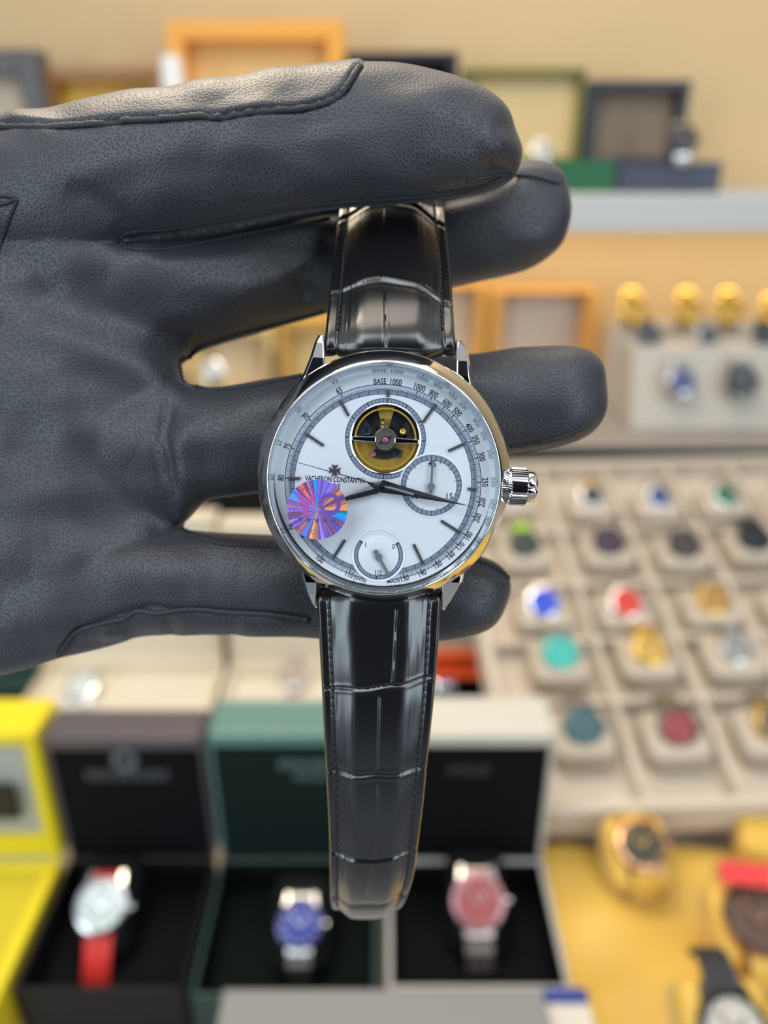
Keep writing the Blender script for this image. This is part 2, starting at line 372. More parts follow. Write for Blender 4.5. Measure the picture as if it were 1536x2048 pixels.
def open_box(name, cx, yh, zbase, w, dep, hb, hl, tl, shell, lining, label, rim=4, rtop=12, sink=34, foot=0, footm=None, basem=None, print_rows=None, pmat=None, lean=2.0, lipm=None, lidlin=None, emblem=None):
    if print_rows: lean = 0.3
    """hinge line at y = yh; base runs towards the viewer; the lid stands up behind. mm sizes, origin m"""
    e = empty(name, (cx, yh, zbase), label, 'watch box')
    b = MB(); h = w / 2
    b.box(-h, h, -dep, 0, 0, 6); b.box(-h, -h + rim, -dep, 0, 6, hb); b.box(h - rim, h, -dep, 0, 6, hb)
    b.box(-h + rim, h - rim, -dep, -dep + rim, 6, hb); b.box(-h + rim, h - rim, -rim, 0, 6, hb)
    b.build('base', basem or shell, e, bevel=1.2)
    l = MB(); l.box(-h + rim, h - rim, -dep + rim, -rim, 6, hb - sink)
    for sx in (-1, 1): l.box(min(sx * (h - rim), sx * (h - rim - 1.2)), max(sx * (h - rim), sx * (h - rim - 1.2)), -dep + rim, -rim, hb - sink, hb - 1.5)
    l.box(-h + rim, h - rim, -dep + rim, -dep + rim + 1.2, hb - sink, hb - 1.5); l.box(-h + rim, h - rim, -rim - 1.2, -rim, hb - sink, hb - 1.5); l.build('lining', lining, e, bevel=1)
    M = Matrix.Translation((0, 0, hb)) @ Matrix.Rotation(R(-lean), 4, 'X')
    t = MB(); t.box(-h, h, tl - 4, tl, 0, hl, M); t.box(-h, -h + rim, 0, tl - 4, 0, hl, M); t.box(h - rim, h, 0, tl - 4, 0, hl, M)
    t.box(-h + rim, h - rim, 0, tl - 4, hl - rtop, hl, M)
    t.build('lid', lipm or shell, e, bevel=1.5)
    q = MB(); q.box(-h + rim, h - rim, tl * .09, tl - 4, 0, hl - rtop, M); q.box(-h + .5, h - .5, -.4, tl * .09, 0, 1.6, M)
    q.build('lid_lining', lidlin or lining, e)
    if foot: ft = MB(); ft.box(-h + rim, h - rim, tl * .03, tl * .09 - .1, 3, foot, M); ft.build('lid_foot', footm, e)
    if print_rows:
        pm = MB(); lettering(pm, print_rows, tl * .09, w)
        o = pm.build('print', pmat, e)
        if emblem:
            em = MB()
            Mx = Matrix.Translation((emblem[0], tl * .09 - .1, emblem[1])) @ Matrix.Rotation(R(90), 4, 'X')
            em.lathe([(emblem[2] * .55, 0), (emblem[2] * .55, .6), (emblem[2], .6), (emblem[2], 0)], 32, Mx, closed=True)
            eo = em.build('emblem', pmat, e)
        for ch in e.children:
            if ch.name.startswith(('print', 'emblem')): ch.matrix_local = Matrix.Translation((0, 0, hb * S)) @ Matrix.Rotation(R(-lean), 4, 'X')
    return e
BT = CAMZ - .534                                # top of the box bases
HB = (BT - CZ) * 1000
YH = .461
def xat(px, py, Y, Z): return at_y(px, py, Y).x
GREYINK = mat('silver_grey_print', (.15, .155, .17), .5)
GREENINK = mat('grey_green_print', (.22, .30, .27), .5)
# black box
xa0, xa1 = at_y(88, 1497, YH).x, at_y(404, 1497, YH).x
open_box('watch_box', (xa0 + xa1) / 2, YH, CZ, (xa1 - xa0) * 1000, 112, HB, 128, 34, mat('charcoal_box', (.010, .010, .012), .5, spec=.25), BLACKV,
         'black open watch box between the yellow and green boxes, round emblem in its lid', rim=3,
         print_rows=[(-2, 88, 66, 9, 11)], pmat=GREYINK, lipm=mat('charcoal_lid', (.10, .085, .095), .35), emblem=(-2, 103, 10))
xb0, xb1 = at_y(414, 1497, YH).x, at_y(757, 1497, YH).x
open_box('watch_box', (xb0 + xb1) / 2, YH, CZ, (xb1 - xb0) * 1000 - 1, 116, HB, 131, 42, mat('green_box', (.02, .062, .054), .45), mat('black_green_velvet', (.004, .007, .006), .85, spec=.12),
         'dark green open watch box behind the hanging strap, blue-dial watch inside', rim=3,
         print_rows=[(12, 98, 50, 8, 8), (12, 86, 26, 6, 6)], pmat=GREENINK, lipm=mat('green_lid', (.12, .235, .205), .35), lidlin=mat('green_black_satin', (.006, .014, .012), .7, spec=.2))
xc0, xc1 = at_y(773, 1497, YH).x, at_y(1112, 1497, YH).x
open_box('watch_box', (xc0 + xc1) / 2, YH, CZ, (xc1 - xc0) * 1000, 112, HB, 131, 46, mat('pale_grey_box', (.50, .49, .47), .4), BLACKV,
         'cream-lidded open watch box with black lining, holding the red-dial steel watch', rim=4,
         print_rows=[(0, 92, 34, 7, 6)], pmat=mat('dim_print', (.10, .10, .105), .5), lipm=mat('ivory_lid', (.60, .575, .50), .45))
# yellow box at the left edge
YEL = mat('yellow_box', (.83, .66, .02), .45)
xy1 = at_y(84, 1490, YH).x
ye = open_box('watch_box', xy1 - .080, YH - .004, CZ, 150, 130, HB + 2, 130, 44, YEL, mat('yellow_velvet', (.62, .50, .02), .7),
         'bright yellow open watch box at the left edge of the counter', rim=10, sink=3, foot=26, footm=YEL, lidlin=mat('grey_cream_panel', (.42, .42, .36), .6))
pad = MB(); pad.box(-40, 52, -3, 3.4, HB + 50, HB + 84); pad.build('lid_cushion', mat('black_ribbed', (.012, .012, .012), .6), ye, bevel=2)

# second row: two cream boxes, an orange-edged black box, a green one
x0, x1 = at_z(90, 1322, BT).x, at_z(452, 1322, BT).x
open_box('watch_box', (x0 + x1) / 2, .738, CZ, (x1 - x0) * 1000, 150, HB, 178, 30, mat('cream_shell', (.70, .60, .45), .5), CREAM2,
         'wide cream open watch box directly behind the black box, steel watch at its left', rim=6, sink=14, lean=3)
x2, x3 = at_z(464, 1312, BT).x, at_z(800, 1312, BT).x
open_box('watch_box', (x2 + x3) / 2, .730, CZ, (x3 - x2) * 1000, 140, HB, 175, 30, mat('cream_shell', (.70, .60, .45), .5), CREAM2,
         'wide cream open watch box directly behind the green box', rim=6, sink=14, lean=3)
ORG = mat('orange_red_trim', (.74, .10, .02), .45)
x4, x5 = at_z(812, 1385, BT).x, at_z(985, 1385, BT).x
open_box('watch_box', (x4 + x5) / 2, .715, CZ, (x5 - x4) * 1000, 70, HB, 24, 12, ORG, BLACKV,
         'small black-lined box with orange-red trim between white lid and watch tray', rim=9, lean=1, lidlin=ORG)
x6, x7 = at_z(-120, 1345, BT).x, at_z(84, 1345, BT).x
open_box('watch_box', (x6 + x7) / 2, .700, CZ, (x7 - x6) * 1000, 110, HB, 30, 20, mat('deep_green_shell', (.02, .06, .05), .5), mat('deep_green_velvet', (.02, .05, .04), .7),
         'low dark green box behind the yellow box, under the glove', rim=7)
# thin black strip painting in the dark gap between the two cream boxes
cx_ = at_z(457, 1322, BT).x
bf = MB().box(-2.5, 2.5, -3, 3, 0, (BT - CZ) * 1000 + 110).build('dark_gap_strip', mat('gap_black', (.01, .01, .01), .4), None, bevel=.8)
bf.location = (cx_, .728, CZ); tag(bf, 'thin black strip standing for the dark gap between the two cream boxes', 'divider')

# grey slab in front, small cream box beside it
g0, g1 = at_z(447, 1976, CAMZ - .50).x, at_z(1086, 1976, CAMZ - .50).x
gs = empty('flat_box', ((g0 + g1) / 2, .232, CZ), 'plain light grey closed flat box at the bottom edge of the picture', 'box')
hgt = (CAMZ - .50 - CZ) * 1000; hw = (g1 - g0) * 500; GREY = mat('grey_card', (.225, .22, .22), .5)
MB().box(-hw, hw, -90, 96, hgt - 30, hgt).build('lid', GREY, gs, bevel=1.5)
MB().box(-hw + 2, hw - 2, -88, 94, 0, hgt - 30).build('base', mat('grey_card_dark', (.25, .24, .24), .5), gs)
s0, s1 = at_z(1092, 2010, CAMZ - .52).x, at_z(1180, 2010, CAMZ - .52).x
sb = empty('small_box', ((s0 + s1) / 2, .300, CZ), 'small cream box with a blue stripe right of the grey flat box', 'box')
hw = (s1 - s0) * 500; hh = (CAMZ - .52 - CZ) * 1000
MB().box(-hw, hw, -42, 31, 0, hh).build('body', mat('cream_card', (.66, .62, .54), .5), sb, bevel=1.5)
MB().box(-hw, hw, 31.2, 41, 0, hh + 1).build('stripe', mat('royal_blue', (.02, .05, .28), .5), sb, bevel=.8)

# ------------------------------------------------------------------ background watches
def watch(name, M, r, dialc, casec, strapc, label, group=None, bezelc=None, strap='band', crown=True, span=34, span_up=None, drop=26, handc=None, lum=False, lumps=None):
    """M places the watch; +z out of the dial, +y to twelve o'clock"""
    e = empty(name, M, label, 'watch', group)
    k = r / 20.0
    b = MB(); b.lathe([(r * .80, -4 * k), (r * .95, -3 * k), (r, -1 * k), (r, 2 * k), (r * .97, 3.2 * k), (r * .80, 3.2 * k), (r * .80, -4 * k)], 48)
    for sx in (-1, 1):
        for sy in (-1, 1):
            b.add([(sx * 10.3 * k, sy * 14 * k, z) for z in (-3 * k, 2 * k)] + [(sx * 14.5 * k, sy * 13 * k, z) for z in (-3 * k, 2 * k)] +
                  [(sx * 10.3 * k, sy * 24 * k, z) for z in (-6 * k, -3 * k)] + [(sx * 12.6 * k, sy * 23.5 * k, z) for z in (-6 * k, -3 * k)],
                  [(0, 1, 3, 2), (4, 6, 7, 5), (0, 4, 5, 1), (2, 3, 7, 6), (0, 2, 6, 4), (1, 5, 7, 3)])
    b.build('case', casec, e, smooth=True)
    z = MB(); z.lathe([(r * .80, 3.0 * k), (r * .83, 4.4 * k), (r * .96, 3.6 * k), (r * .99, 2.4 * k)], 48); z.build('bezel', bezelc or casec, e, smooth=True)
    d = MB(); d.disc(r * .81, 2.6 * k, 48); d.build('dial', dialc, e)
    hd = MB(); hd.quadbar((0, -2 * k), (6 * k, 6 * k), 1.5 * k, 3.0 * k, 3.3 * k); hd.quadbar((0, -2 * k), (-8 * k, 9 * k), 1.1 * k, 3.3 * k, 3.6 * k)
    for i in range(12):
        a = i * math.pi / 6; hd.quadbar((math.sin(a) * r * .62, math.cos(a) * r * .62), (math.sin(a) * r * .74, math.cos(a) * r * .74), 1.3 * k, 2.6 * k, 3.0 * k)
    hd.build('hands', handc or MATS['pale_metal'], e)
    if crown:
        c = MB(); c.lathe([(0.01, 0), (2.8 * k, 0), (3 * k, .6 * k), (3 * k, 3.4 * k), (2.4 * k, 4 * k), (0.01, 4 * k)], 20, Matrix.Translation((r, 0, -.5 * k)) @ Matrix.Rotation(R(90), 4, 'Y')); c.build('crown', casec, e, smooth=True)
    for sgn, nm in ((1, 'upper'), (-1, 'lower')):
        s = MB(); n = 18; v = []; f = []
        w0, w1 = 10 * k, 8.6 * k
        path = []
        for i in range(n + 1):
            t = i / n; a = t * math.pi * .62
            sp = span_up if (span_up is not None and sgn > 0) else span
            path.append((sgn * (18 * k + sp * .42 * math.sin(a)), -3 * k - drop * (1 - math.cos(a)) * .75, w0 + (w1 - w0) * t))
        for i, (y, zz, w) in enumerate(path):
            j0, j1 = path[max(i - 1, 0)], path[min(i + 1, n)]
            dy, dz = j1[0] - j0[0], j1[1] - j0[1]; q = math.hypot(dy, dz); ny, nz = -dz / q * sgn, dy / q * sgn
            th = 1.5 * k * (1.0 if strap != 'link' or i % 2 else .72)
            v += [(-w, y + ny * th, zz + nz * th), (w, y + ny * th, zz + nz * th), (w, y - ny * th, zz - nz * th), (-w, y - ny * th, zz - nz * th)]
        for i in range(n):
            for c4 in range(4):
                f.append((4 * i + c4, 4 * i + (c4 + 1) % 4, 4 * i + 4 + (c4 + 1) % 4, 4 * i + 4 + c4))
        f += [(3, 2, 1, 0), (4 * n, 4 * n + 1, 4 * n + 2, 4 * n + 3)]
        s.add(v, f); s.build('strap', strapc, e)
    return e
mat('pale_metal', (.75, .74, .72), .3, 1.0)
SILV = mat('brushed_silver', (.72, .71, .69), .22, 1.0)
BLKC = mat('black_steel', (.04, .04, .045), .3, .6)
GLDC = mat('yellow_gold', (.80, .50, .12), .25, 1.0)
ROSE = mat('rose_gold', (.62, .34, .20), .28, 1.0)
def colr(name, c, rough=.4): return mat(name, c, rough)

def cushion(M, w, d, h, m, label, group):
    v = []; f = []; nu, nv = 24, 12
    for i in range(1, nv):
        t = math.pi * i / nv
        for k in range(nu):
            a = 2 * math.pi * k / nu
            ex = .36
            sg = lambda q: math.copysign(abs(q) ** ex, q)
            v.append((w / 2 * sg(math.cos(a)) * sg(math.sin(t)), d / 2 * sg(math.sin(a)) * sg(math.sin(t)), h / 2 * sg(math.cos(t))))
    v += [(0, 0, h / 2), (0, 0, -h / 2)]; T, B = len(v) - 2, len(v) - 1
    for i in range(nv - 2):
        for k in range(nu):
            k2 = (k + 1) % nu; f.append((i * nu + k, (i + 1) * nu + k, (i + 1) * nu + k2, i * nu + k2))
    for k in range(nu):
        k2 = (k + 1) % nu; f.append((T, k, k2)); f.append((B, (nv - 2) * nu + k2, (nv - 2) * nu + k))
    o = new_mesh('cushion', v, f, m); o.matrix_world = M; tag(o, label, 'cushion', group); return o

# ---- sloped watch tray on the right
dcam = Vector((-0.057, .866, -1)).normalized(); ydir = (CAM.to_3x3() @ dcam).normalized()
xdir = (Vector((1, 0, 0)) - ydir * ydir.x).normalized(); zdir = xdir.cross(ydir).normalized()
O5 = CAM @ cpt(1165, 1455, 700).to_4d() if False else None
def cam_world(px, py, dmm): return CAM @ (cpt(px, py, dmm) * S)
P0 = cam_world(1165, 1455, 700)
TB = Matrix.Translation(P0) @ Matrix(((xdir.x, ydir.x, zdir.x, 0), (xdir.y, ydir.y, zdir.y, 0), (xdir.z, ydir.z, zdir.z, 0), (0, 0, 0, 1)))
TBi = TB.inverted()
def on_tray(px, py, h=0.0):                     # millimetres in the tray's frame
    o = TBi @ CO; d = TBi.to_3x3() @ wray(px, py); t = (h * S - o.z) / d.z
    p = o + d * t; return p.x * 1000, p.y * 1000
FLOORH = -34
tray = empty('display_tray', TB, 'large sloping cream velvet tray of compartments full of watches', 'tray')
xl = on_tray(1000, 1390, FLOORH)[0] - 4; yb = on_tray(1300, 1600, FLOORH + 26)[1]; yt = on_tray(1300, 932, FLOORH + 20)[1]
colx = [on_tray(1165, 1455)[0], on_tray(1350, 1455)[0], on_tray(1535, 1455)[0]]
pitch_x = colx[1] - colx[0]
colx = [colx[0] + pitch_x * i for i in range(-0, 6)]
rowy = [on_tray(1165, y)[1] for y in (1455, 1310, 1205, 1090, 990)]
xr = colx[-1] + pitch_x / 2
b = MB(); b.box(xl - 10, xr, yb - 10, yt + 10, FLOORH - 14, FLOORH)
b.box(xl - 10, xl, yb - 10, yt + 10, FLOORH, FLOORH + 30); b.box(xr - 10, xr, yb - 10, yt + 10, FLOORH, FLOORH + 30)
b.box(xl, xr - 10, yb - 10, yb, FLOORH, FLOORH + 30); b.box(xl, xr - 10, yt, yt + 10, FLOORH, FLOORH + 26)
b.build('tray_body', CREAM, tray, bevel=2)
for i in range(5):
    x = colx[i] + pitch_x / 2
    MB().box(x - 3, x + 3, yb, yt, FLOORH, FLOORH + 22).build('divider', CREAM, tray, bevel=1)
ym = [(rowy[i] + rowy[i + 1]) / 2 - 3 for i in range(4)]
for y in ym: MB().box(xl, xr - 10, y - 3, y + 3, FLOORH, FLOORH + 20).build('divider', CREAM, tray, bevel=1)
leg = MB(); 
zc_floor = CZ
for yy, nm in ((yb + 20, 'front'), (yt - 10, 'rear')):
    p = TB @ Vector((xl * S + .05, yy * S, (FLOORH - 14) * S)); q = TB @ Vector((xr * S - .05, yy * S, (FLOORH - 14) * S))
    sup = MB().add([p + Vector((0, -.01, 0)), q + Vector((0, -.01, 0)), q + Vector((0, .01, 0)), p + Vector((0, .01, 0)),
                    Vector((p.x, p.y - .01, CZ)), Vector((q.x, q.y - .01, CZ)), Vector((q.x, q.y + .01, CZ)), Vector((p.x, p.y + .01, CZ))],
                   [(0, 1, 2, 3), (4, 7, 6, 5), (0, 4, 5, 1), (1, 5, 6, 2), (2, 6, 7, 3), (3, 7, 4, 0)])
    so = new_mesh('support', sup.v, sup.f, CREAM, None, False, 1.0); so.parent = tray; so.matrix_parent_inverse = Matrix.Identity(4); so.matrix_local = TBi
tray_watches = [
 # px, py, dial, case, strap, label
 (1022, 985, ('tw_g0', (.30, .30, .28)), SILV, 'steel', 'pale steel watch in the tray just right of the crown', 17),
 (1182, 992, ('tw_dark', (.03, .04, .04)), SILV, 'gold', 'black-dial watch in the top tray row, left of the blue one', 17),
 (1316, 995, ('tw_blue0', (.03, .07, .22)), SILV, 'steel', 'navy-dial watch in the top row of the tray', 17),
 (1448, 992, ('tw_green', (.03, .16, .09)), SILV, 'steel', 'green-dial steel watch in the top row of the tray', 18),
 (1575, 992, ('tw_wht', (.5, .48, .44)), SILV, 'gold', 'pale watch cut off by the right edge, top tray row', 16),
 (1048, 1088, ('tw_dkgreen', (.02, .035, .02)), BLKC, 'lime', 'dark green watch with a lime green strap, in the tray', 19),
 (1217, 1084, ('tw_plum', (.05, .025, .05)), BLKC, 'steel', 'plum-dial watch in the second tray row, centre of the row', 20),
 (1368, 1090, ('tw_brown', (.06, .045, .04)), BLKC, 'steel', 'dark brown watch in the second tray row', 20),
 (1508, 1076, ('tw_black', (.012, .012, .016)), BLKC, 'black', 'all-black watch in the second tray row near the right edge', 21),
 (1087, 1206, ('tw_royal', (.01, .06, .62)), SILV, 'steel', 'bright royal blue dial watch in the tray', 20),
 (1252, 1206, ('tw_red', (.70, .04, .01)), SILV, 'steel', 'bright orange-red dial watch in the tray', 20),
 (1425, 1200, ('tw_ochre', (.45, .24, .06)), GLDC, 'steel', 'ochre-dial watch at the right of the red-dial one', 19),
 (1590, 1200, ('tw_grey9', (.3, .28, .26)), SILV, 'steel', 'grey watch cut off by the right edge, third tray row', 18),
 (1120, 1306, ('tw_teal', (.03, .48, .40)), mat('teal_case', (.10, .42, .36), .35, .3), 'brownish', 'turquoise watch in the fourth tray row', 20),
 (1298, 1300, ('tw_gold', (.62, .38, .06)), GLDC, 'gold', 'yellow gold watch with gold bracelet in the fourth tray row', 19),
 (1472, 1298, ('tw_greyg', (.30, .29, .27)), SILV, 'grey', 'grey watch on grey strap in the fourth tray row', 17),
 (1166, 1452, ('tw_petrol', (.02, .10, .11)), mat('petrol_case', (.10, .16, .17), .35, .5), 'brownish', 'petrol blue watch in the lowest tray row beside the white lid', 20),
 (1356, 1455, ('tw_dkred', (.30, .03, .03)), mat('bronze_case', (.16, .12, .10), .35, .6), 'olive', 'dark red dial watch in the lowest tray row', 20),
 (1545, 1448, ('tw_olive', (.18, .13, .06)), GLDC, 'olive', 'olive and gold watch cut off at right, lowest tray row', 19),
]
STRAPS = {'steel': SILV, 'gold': GLDC, 'lime': mat('lime_rubber', (.45, .80, .02), .4), 'black': mat('black_rubber', (.015, .015, .018), .5),
          'brownish': mat('taupe_leather', (.20, .14, .11), .5), 'grey': mat('grey_rubber', (.20, .20, .20), .5), 'olive': mat('olive_leather', (.14, .11, .05), .5)}
for (px, py, dc, cc, st, lb, rad) in tray_watches:
    x, y = on_tray(px, py)
    M = TB @ Matrix.Translation((x * S, y * S, 0)) @ Matrix.Rotation(R(26), 4, 'X') @ Matrix.Rotation(R(random.uniform(-4, 4)), 4, 'Z')
    watch('wristwatch', M, rad * .92, colr(*dc), cc, STRAPS[st], lb, 'watches in the sloping tray', handc=MARKER, drop=22, bezelc=cc, span=8, span_up=34)
    Mc = TB @ Matrix.Translation((x * S, (y - 1) * S, -.0185))
    cushion(Mc, pitch_x * .70, 52, 27, mat('pale_cushion', (.50, .42, .33), .7), 'cream cushion under the ' + lb, 'cushions in the sloping tray')

# ---- three watches in the open boxes
def box_watch(px, py, tilt, rad, dialc, casec, strapc, label, bez=None, hold=None, span=34, span_up=None, strap='band', cw=46, cm=None, yy=None, zz=None, drop=26, clabel='', handc=None, cd=58):
    p = at_z(px, py, zz)
    M = Matrix.Translation(p) @ Matrix.Rotation(R(tilt), 4, 'X')
    watch('wristwatch', M, rad, dialc, casec, strapc, label, None, bezelc=bez, span=span, span_up=span_up, strap=strap, drop=drop, handc=handc)
    cushion(M @ Matrix.Translation((0, 0, -.0225)), cw, cd, 34, cm, clabel, None)
WZ = BT + .010
box_watch(205, 1812, 40, 20.5, colr('bw_white', (.50, .56, .54)), SILV, mat('red_rubber', (.66, .03, .02), .5), 'white-dial steel watch on a red strap in the black box', cm=BLACKV, zz=WZ, clabel='black cushion under the red-strapped watch', span=112, span_up=16, drop=30, handc=SILV, cd=70)
box_watch(600, 1848, 40, 17.5, colr('bw_blue', (.02, .03, .28)), SILV, SILV, 'blue-dial steel bracelet watch in the green box', cm=mat('black_green_pad', (.005, .007, .006), .85, spec=.12), zz=WZ, clabel='black cushion under the blue-dial bracelet watch', strap='link', span=92, span_up=22, drop=30, cd=66, bez=mat('navy_bezel', (.08, .08, .20), .25, .6))
box_watch(956, 1802, 40, 21, colr('bw_red', (.36, .07, .07)), SILV, mat('pink_steel', (.74, .64, .60), .25, 1.0), 'pink and red dial steel watch in the cream-lidded box', cm=BLACKV, zz=WZ, clabel='black cushion under the pink and red dial watch', strap='link', span=128, span_up=18, drop=34, cd=74, bez=mat('pink_bezel', (.58, .30, .33), .3, .5), handc=SILV)
# watches in the second row boxes
box_watch(165, 1372, 20, 18, colr('cw_white', (.62, .68, .64)), SILV, SILV, 'small steel watch lying at the left of the cream box', cm=CREAM2, zz=BT + .0, clabel='cream cushion under the small steel watch', span=24, drop=20, cw=36, cd=40)
box_watch(588, 1352, 20, 17, colr('cw_brown', (.30, .22, .18)), SILV, mat('rosy_leather', (.45, .30, .25), .5), 'brownish watch in the cream box left of the strap', cm=CREAM2, zz=BT + .0, clabel='cream cushion under the brownish watch', span=24, drop=20, cw=36, cd=40)
box_watch(888, 1352, 20, 17, colr('cw_blue', (.05, .06, .45)), SILV, mat('black_rubber', (.015, .015, .018), .5), 'small blue-dial watch in the orange-trimmed box', cm=BLACKV, zz=BT - .004, clabel='black cushion under the small blue-dial watch', span=24, drop=20, cw=34, cd=36)

# ---- yellow satin display, bottom right
SATIN = mat('yellow_satin', (.70, .44, .07), .45, sheen=.3, vary=.12, vscale=14, bump=(.7, 4, 22))
ZS = CAMZ - .552
sx0, sx1 = at_z(1215, 2048, ZS).x, .56
yt_ = min(at_z(1300, 1612, ZS).y, (TB @ Vector((0, (yb - 10) * S, (FLOORH - 14) * S))).y - .003)
def satin_panel():
    v = []; f = []; nx, ny = 70, 60
    xa, xb_, ya, yb_ = (xc1 + .004), .60, .14, yt_
    for j in range(ny + 1):
        for i in range(nx + 1):
            x = xa + (xb_ - xa) * i / nx; y = ya + (yb_ - ya) * j / ny
            z = .0025 * math.sin(x * 60 + y * 23) + .0015 * math.sin(y * 90 - x * 31)
            v.append((x, y, ZS + z))
    for j in range(ny):
        for i in range(nx): a = j * (nx + 1) + i; f.append((a, a + 1, a + nx + 2, a + nx + 1))
    n = len(v)
    v += [(xa, ya, CZ), (xb_, ya, CZ), (xb_, yb_, CZ), (xa, yb_, CZ)]
    bot = [j * (nx + 1) for j in range(ny + 1)]
    f.append(tuple(range(0, nx + 1)) + (n + 1, n)); f.append(tuple(range(ny * (nx + 1) + nx, ny * (nx + 1) - 1, -1)) + (n + 3, n + 2))
    f.append(tuple(reversed(bot)) + (n, n + 3)); f.append(tuple(j * (nx + 1) + nx for j in range(ny + 1)) + (n + 2, n + 1)); f.append((n, n + 3, n + 2, n + 1)[::-1])
    c = Vector(((xa + xb_) / 2, (ya + yb_) / 2, CZ))
    o = new_mesh('satin_display_pad', [Vector(q) - c for q in v], f, SATIN, None, True, 1.0); o.location = c; o.data.set_sharp_from_angle(angle=R(50))
    return tag(o, 'padded yellow satin display bed at the lower right of the counter', 'display pad')
satin_panel()
YP = mat('yellow_satin_cushion', (.72, .44, .06), .42, sheen=.3)
box_watch(1282, 1692, 24, 20.5, colr('yw_dark', (.035, .035, .03)), ROSE, YP, 'rose gold watch with black dial on the yellow cushion, middle of the satin bed', cm=YP, zz=ZS + .045, clabel='yellow cushion under the rose gold watch', span=34, drop=30, bez=ROSE, handc=GOLD, cw=52)
box_watch(1516, 1838, 24, 25, colr('yw_blk', (.10, .05, .03)), ROSE, YP, 'large black-bezel watch on a yellow cushion at the right edge', cm=YP, zz=ZS + .050, clabel='yellow cushion under the large black-bezel watch', span=44, drop=30, bez=mat('black_ceramic', (.012, .012, .014), .25), handc=ROSE, cw=60)
box_watch(1468, 2062, 30, 21.5, colr('yw_wht', (.50, .45, .38)), BLKC, mat('black_rubber2', (.022, .022, .028), .5), 'black-cased watch on a black strap at the bottom right corner', cm=YP, zz=ZS + .075, clabel='yellow cushion under the black-cased corner watch', span=60, drop=22, bez=mat('black_ceramic', (.012, .012, .014), .25), handc=BLKC, cw=56)
cushion(Matrix.Translation(at_z(1525, 1672, ZS + .019)) @ Matrix.Rotation(R(14), 4, 'X') @ Matrix.Rotation(R(-12), 4, 'Z'), 46, 48, 30, YP, 'empty yellow cushion at the right edge above the large black-bezel watch', None)
rt = MB().box(-18, 18, -8, 8, 0, 1.5).build('red_tag', mat('red_card', (.70, .03, .03), .5), None, bevel=.4)
rt.location = at_z(1490, 1748, ZS + .075); rt.rotation_euler = (R(30), 0, R(-8)); tag(rt, 'small bright red tag lying above the large black-bezel watch', 'tag')
pk = MB(); pk.box(-22, 22, -14, 14, -5, 0); po = pk.build('clasp_card', mat('white_card', (.72, .66, .58), .5), None, bevel=1)
p = at_z(1268, 1622, ZS + .028); po.location = p; po.rotation_euler = (R(25), 0, 0); tag(po, 'small pale card behind the rose gold watch', 'card')

# ---- things on the rear ledge
def stand(px0, px1, pytop, pybot, Y, dep, label, m=CREAM):
    a = at_y(px0, pybot, Y); b2 = at_y(px1, pytop, Y)
    w = (b2.x - a.x) * 1000; h = (b2.z - LZ) * 1000
    e = empty('watch_stand', ((a.x + b2.x) / 2, Y, LZ), label, 'display stand')
    MB().prism([(0, 0), (dep, 0), (dep, h), (dep * .45, h)], -w / 2, w / 2, Matrix(((0, 0, 1, 0), (1, 0, 0, 0), (0, 1, 0, 0), (0, 0, 0, 1)))).build('body', m, e, bevel=3)
    return e, b2.z
WST = mat('ivory_leatherette', (.50, .45, .38), .5)
stand(1262, 1640, 706, 862, 1.02, 90, 'wide ivory stepped watch stand on the ledge at the right', WST)
stand(1232, 1700, 655, 700, 1.125, 60, 'taller ivory stand directly behind the front watch stand', WST)
def face_watch(px, py, Y, tilt, rad, dialc, casec, strapc, label, group, **kw):
    p = at_y(px, py, Y); M = Matrix.Translation(p) @ Matrix.Rotation(R(tilt), 4, 'X')
    return watch('wristwatch', M, rad, dialc, casec, strapc, label, group, **kw)
face_watch(1362, 762, 1.022, 62, 20, colr('lw_blue', (.03, .03, .16)), SILV, SILV, 'navy-dial steel watch on the front ivory stand', 'watches on the ledge stands', drop=14, span=10, span_up=40)
face_watch(1484, 762, 1.022, 62, 21, colr('lw_black', (.03, .035, .04)), BLKC, SILV, 'black-dial watch on the front ivory stand', 'watches on the ledge stands', drop=14, span=10, span_up=40)
for (px, lb) in ((1265, 'gold watch at the left end of the rear ivory stand'), (1375, 'gold watch second from left on the rear ivory stand'), (1458, 'gold watch third from left on the rear ivory stand'), (1545, 'gold watch cut off at the right end of the rear stand')):
    face_watch(px, 618 if px < 1500 else 630, 1.14, 60, 20, colr('lw_gold', (.55, .32, .05)), GLDC, GLDC, lb, 'gold watches on the rear stand', drop=14, span=10, span_up=44, handc=GLDC)
for (px, cc) in ((1297, 'black'), (1415, 'grey'), (1530, 'black')):
    face_watch(px, 672, 1.075, 60, 17, colr('lw_' + cc, (.05, .05, .055)), BLKC if cc == 'black' else SILV, STRAPS[cc], {1297: 'dark watch between the stands, left one', 1415: 'grey-strapped watch between the two ivory stands', 1530: 'dark watch between the stands at the right edge'}[px], 'watches between the ledge stands', drop=12, span=24)
OR = mat('orange_wood', (.70, .34, .07), .4)
